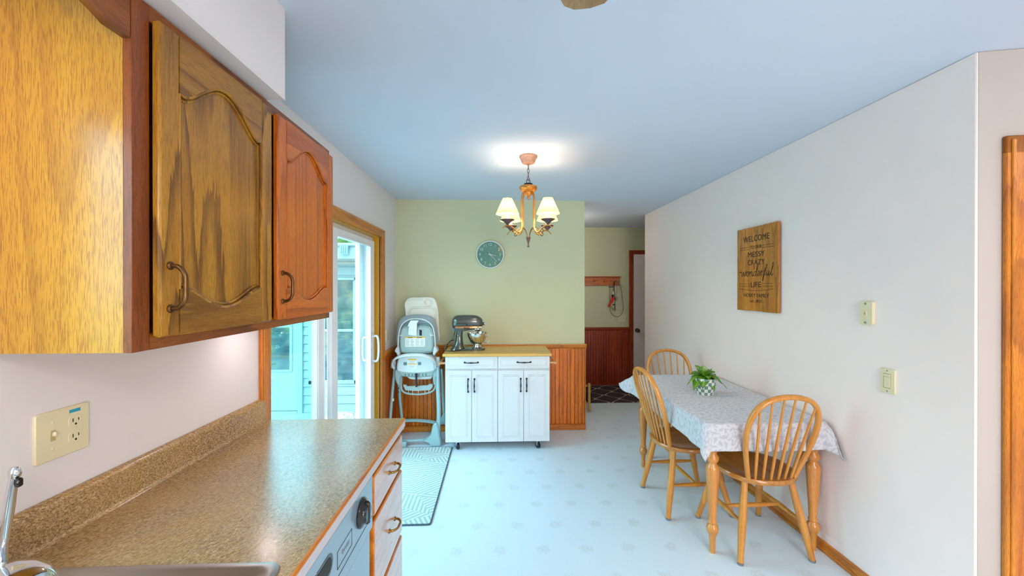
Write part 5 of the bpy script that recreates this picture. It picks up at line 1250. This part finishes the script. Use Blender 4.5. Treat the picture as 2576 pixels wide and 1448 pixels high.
for (az, L, el, w_) in LV:
    a = R(az); e = R(el)
    def lf(s, t, a=a, e=e, L=L, w_=w_):
        wd = 1.35*w_*math.sin(PI*min(1, t*0.97+0.03))**0.75*(1-0.25*t)
        u = (s-0.5)*2; r_ = 0.012+L*t*math.cos(e); z_ = hgt-0.008+0.018+L*t*math.sin(e)-0.9*L*t*t*math.cos(e)*0.75+0.30*w_*u*u
        if t < 0.05: z_ -= 0.016
        y_ = u*wd
        return (r_*math.cos(a)-y_*math.sin(a), r_*math.sin(a)+y_*math.cos(a), max(z_, 0.03))
    g = G(); g.grid(lf, 7, 12); lo_ = g.obj('leaf', 'plant_leaf', pl, smooth=80)

# ================================================================== SIGN
SX, SY0, SY1, SZ0, SZ1 = 1.848, 2.508, 2.943, 1.344, 1.953
sg = thing('wooden_sign', 'tall wooden plank sign with welcome lettering on the right wall', 'sign', (SX+0.01, (SY0+SY1)/2, SZ0))
g = G()
for k in range(3): g.box(SX, SX+0.018, SY0+k*0.145, SY0+(k+1)*0.145-0.0008, SZ0+(0.002 if k == 1 else 0), SZ1-(0.001 if k == 1 else 0), 0.0012)
g.obj('planks', 'sign_wood', sg)
g = G(); g.box(SX+0.018, XR-0.0005, SY0+0.05, SY1-0.05, SZ0+0.08, SZ0+0.12); g.box(SX+0.018, XR-0.0005, SY0+0.05, SY1-0.05, SZ1-0.12, SZ1-0.08); g.obj('batten', 'sign_edge', sg)
SC = (SY0+SY1)/2; SH = SZ1-SZ0
def sign_text(body, frac, width, cap, bold=0.0):
    o = text('lettering', body, 1.0, Matrix.Identity(4), 'sign_ink', None, 0.0)
    xs = [v.co.x for v in o.data.vertices]; ys = [v.co.y for v in o.data.vertices]; bpy.data.objects.remove(o)
    s = cap/(max(ys)-min(ys)); sx = width/((max(xs)-min(xs))*s)
    M = frame_M((SX-0.0004, SC, SZ1-SH*frac), (0, -1, 0), (0, 0, 1))
    return text('lettering', body, s, M, 'sign_ink', sg, 0.0005, sx=sx, bold=bold)
sign_text('WELCOME', 0.142, 0.282, 0.042); sign_text('TO OUR', 0.243, 0.124, 0.025); sign_text('MESSY', 0.330, 0.182, 0.038); sign_text('CRAZY', 0.425, 0.182, 0.038)
sign_text('LIFE', 0.688, 0.112, 0.038); sign_text('HORKY FAMILY', 0.815, 0.268, 0.028); sign_text('est. 2023', 0.880, 0.122, 0.020)
W_ST = [[(0, .8), (.15, 1), (.27, .5), (.42, 0), (.6, .5), (.7, .95), (.78, .4), (.98, 0), (1.2, .5), (1.3, 1.0), (1.5, .85)],
        [(1.9, .95), (1.6, .85), (1.52, .35), (1.75, 0), (2.05, .35), (2.0, .8), (1.86, .95), (2.2, .85)], [(2.33, .95), (2.34, .5), (2.32, 0)],
        [(2.34, .45), (2.6, .95), (2.8, .8), (2.8, .2), (2.92, 0), (3.1, .25)], [(3.66, .85), (3.35, .9), (3.18, .4), (3.36, 0), (3.64, .35), (3.9, 1.3), (4.0, 2.2)],
        [(4.0, 2.2), (3.78, 1.2), (3.72, .2), (3.86, 0), (4.08, .3)], [(4.08, .35), (4.42, .55), (4.42, .92), (4.2, .9), (4.08, .35), (4.32, 0), (4.62, .4), (4.8, 1.0)],
        [(4.75, 1.05), (4.92, .9), (4.92, .4), (4.86, 0)], [(4.9, .5), (5.05, .9), (5.28, .95)], [(5.35, .1), (5.7, 1.0), (5.92, 1.9), (5.8, 2.15), (5.62, 1.5), (5.52, 0), (5.42, -.9), (5.28, -.7), (5.45, -.1), (5.82, .4)],
        [(5.98, .95), (5.95, .25), (6.12, 0), (6.36, .35), (6.48, .95)], [(6.48, .95), (6.46, .2), (6.6, 0), (6.8, .4)], [(6.8, .4), (7.15, 1.5), (7.25, 2.3), (7.08, 2.3), (6.98, 1.2), (6.98, .2), (7.12, 0), (7.38, .35)],
        [(-.35, .75), (-.15, .95), (0, .8)]]
g = G()
for st in W_ST:
    p = catmull([(SX-0.0004, SC+0.176-(a+b*0.12)*0.0475, SZ1-SH*0.585+b*0.036) for a, b in st], 5)
    n = len(p); g.tube(p, [0.0011+0.0014*abs(math.sin(i*0.35)) for i in range(n)], 5)
g.obj('script_lettering', 'sign_ink', sg)
g = G()
def sline(y0, y1, f, df=0.0, bow=0.0):
    n = 12; g.tube([(SX-0.0003, y0+(y1-y0)*k/n, SZ1-SH*(f+df*k/n+bow*math.sin(PI*k/n))) for k in range(n+1)], 0.0013, 5)
for f in (0.235, 0.262): sline(SY1-0.035, SY1-0.148, f); sline(SC-0.066, SY0+0.035, f)
for f in (0.675, 0.705): sline(SY1-0.030, SY1-0.150, f); sline(SC-0.066, SY0+0.045, f)
sline(SY1-0.028, SY0+0.035, 0.735, 0, 0.022); g.obj('ruled_lines', 'sign_ink', sg)
g = G(); g.X = frame_M((SX-0.0002, SC+0.018, SZ1-SH*0.478), (0, -1, 0), (0, 0, 1)); g.lathe([(0.013, 0), (0.013, 0.0006)], 20, sx=0.8, sy=1.5); g.obj('knot', 'sign_edge', sg)

# ================================================================== HALL: coat rack, leashes, shoe rack
cr = thing('coat_rack', 'long wooden peg rail on the hallway wall', 'coat rack', (1.4, 5.97, 1.6))
g = G(); g.box(0.95, 1.888, 5.958, 5.9795, 1.542, 1.672, 0.003); g.box(0.94, 1.898, 5.935, 5.9795, 1.672, 1.684, 0.003); g.obj('board', 'coat_rack_wood', cr)
for x in (1.020, 1.175, 1.330, 1.485, 1.640, 1.795):
    g = G(); g.X = Matrix.Translation((x, 5.958, 1.607)) @ Matrix.Rotation(R(75), 4, 'X'); g.lathe([(0.012, 0), (0.007, 0.006), (0.007, 0.04), (0.013, 0.048), (0.013, 0.056), (0.004, 0.062)], 14); g.obj('peg', 'coat_rack_wood', cr)
HQ = lambda px, py, y=5.925: (1.795+(px-820)*0.000636, y, 1.61-(py-265)*0.000636)
GL = 'leashes hanging on the last peg'
g = G(); g.tube(catmull([HQ(840, 250), HQ(780, 262), HQ(722, 330), HQ(708, 480), HQ(705, 700), HQ(712, 900), HQ(750, 1040), HQ(850, 1120), HQ(950, 1105), HQ(1022, 1000), HQ(1035, 860), HQ(1010, 650), HQ(985, 480), HQ(950, 340), HQ(880, 262), HQ(840, 250)], 6), 0.0055, 8)
g.tube(catmull([HQ(716, 840, 5.915), HQ(760, 920, 5.915), HQ(835, 985, 5.915)], 6), 0.005, 8)
tag(g.obj('rope_leash', 'rope_green'), 'long olive rope leash hanging in a loop from the coat rack', 'leash', GL)
g = G(); g.tube(catmull([HQ(815, 250, 5.905), HQ(800, 330, 5.905), HQ(800, 420, 5.905), HQ(812, 600, 5.905), HQ(822, 760, 5.905), HQ(815, 830, 5.905)], 5), 0.009, 6, flat=(0.4, 1.2)); g.tube([HQ(670, 405, 5.905), HQ(790, 405, 5.905)], 0.006, 6)
g.tube([HQ(760, 838, 5.905), HQ(830, 825, 5.905)], 0.007, 6); g.tube([HQ(825, 840, 5.905), HQ(815, 900, 5.905), HQ(830, 960, 5.905)], 0.006, 6)
tag(g.obj('dog_harness', 'strap_black'), 'black strap harness hanging from the coat rack', 'harness', GL)
rf = thing('red_strap', 'red and black cloth strap hanging from the coat rack', 'strap', (1.77, 5.91, 1.45), group=GL)
g = G()
for i, (pts, mi) in enumerate((([(790, 600), (806, 700), (770, 770), (715, 830), (700, 880), (655, 892), (645, 862), (690, 770), (735, 660)], 0), ([(735, 590), (785, 590), (795, 620), (740, 665)], 1), ([(760, 515), (792, 520), (785, 580), (752, 582)], 2))):
    q = [HQ(a, b) for a, b in pts]; g.prism([(p[0], p[2]) for p in q], lambda a, b, d: (a, d, b), 5.900, 5.893, mi, bev=0.002)
g.tube([HQ(775, 520, 5.897), HQ(800, 400, 5.897), HQ(812, 260, 5.899)], 0.003, 6, mi=1)
g.obj('cloth', ['red_fabric', 'strap_black', 'tray_white'], rf)
g = G(); 
for k in range(16):
    x, y, z = HQ(872-14*(k/15)**2, 280+k*22, 5.905); pts = [(x+0.005*math.sin(a)*(1 if k % 2 else 0.4), y+0.005*math.sin(a)*(0.4 if k % 2 else 1), z+0.0095*math.cos(a)) for a in [2*PI*i/8 for i in range(8)]]; g.tube(pts, 0.0016, 5, closed=True)
x, y, z = HQ(850, 690, 5.905); g.box(x-0.012, x+0.014, y-0.006, y+0.006, z-0.028, z+0.030, 0.006); g.tube([HQ(838, 256, 5.905), HQ(872, 280, 5.905)], 0.003, 6)
tag(g.obj('chain_leash', 'steel'), 'silver chain leash hanging from the coat rack', 'leash', GL)
sr = thing('shoe_rack', 'small pine shoe rack whose end shows behind the green wall', 'shoe rack', (0.85, 5.0, 0))
for x in (0.46, 1.118):
    for y in (4.72, 4.98):
        g = G(); g.box(x-0.014, x+0.014, y-0.012, y+0.012, 0, 0.345, 0.003); g.obj('post', 'rack_pine', sr)
for z in (0.09, 0.30):
    g = G()
    for y in (4.74, 4.80, 4.86, 4.92, 4.96): g.box(0.474, 1.104, y-0.010, y+0.010, z, z+0.014, 0.003)
    g.obj('shelf', 'rack_pine', sr)
def shoe(label, x, y, z, rot, sc=1.0):
    g = G(); M_ = Matrix.Translation((x, y, z)) @ Matrix.Rotation(R(rot), 4, 'Z') @ Matrix.Scale(sc, 4); g.X = M_
    rings = []
    for (xx, w_, h0) in ((-0.13, 0.012, 0.03), (-0.125, 0.03, 0.075), (-0.09, 0.036, 0.10), (-0.04, 0.038, 0.10), (0.0, 0.04, 0.085), (0.05, 0.045, 0.06), (0.10, 0.045, 0.048), (0.135, 0.03, 0.035), (0.148, 0.01, 0.02)):
        rings.append([(xx, w_*math.cos(a), max(0.0, h0/2+h0/2*math.sin(a))) for a in [2*PI*k/14 for k in range(14)]])
    g.loft(rings); return tag(g.obj('shoe', 'shoe_black'), label, 'shoe')
shoe('dark shoe on top of the pine shoe rack', 1.045, 4.85, 0.315, 90, 0.9)
shoe('dark shoe on the hallway mat beside the pine shoe rack', 1.225, 5.24, 0.008, 80, 1.25)
g = G(); 
for o in bpy.data.objects:
    if '_world' in o: del o['_world']
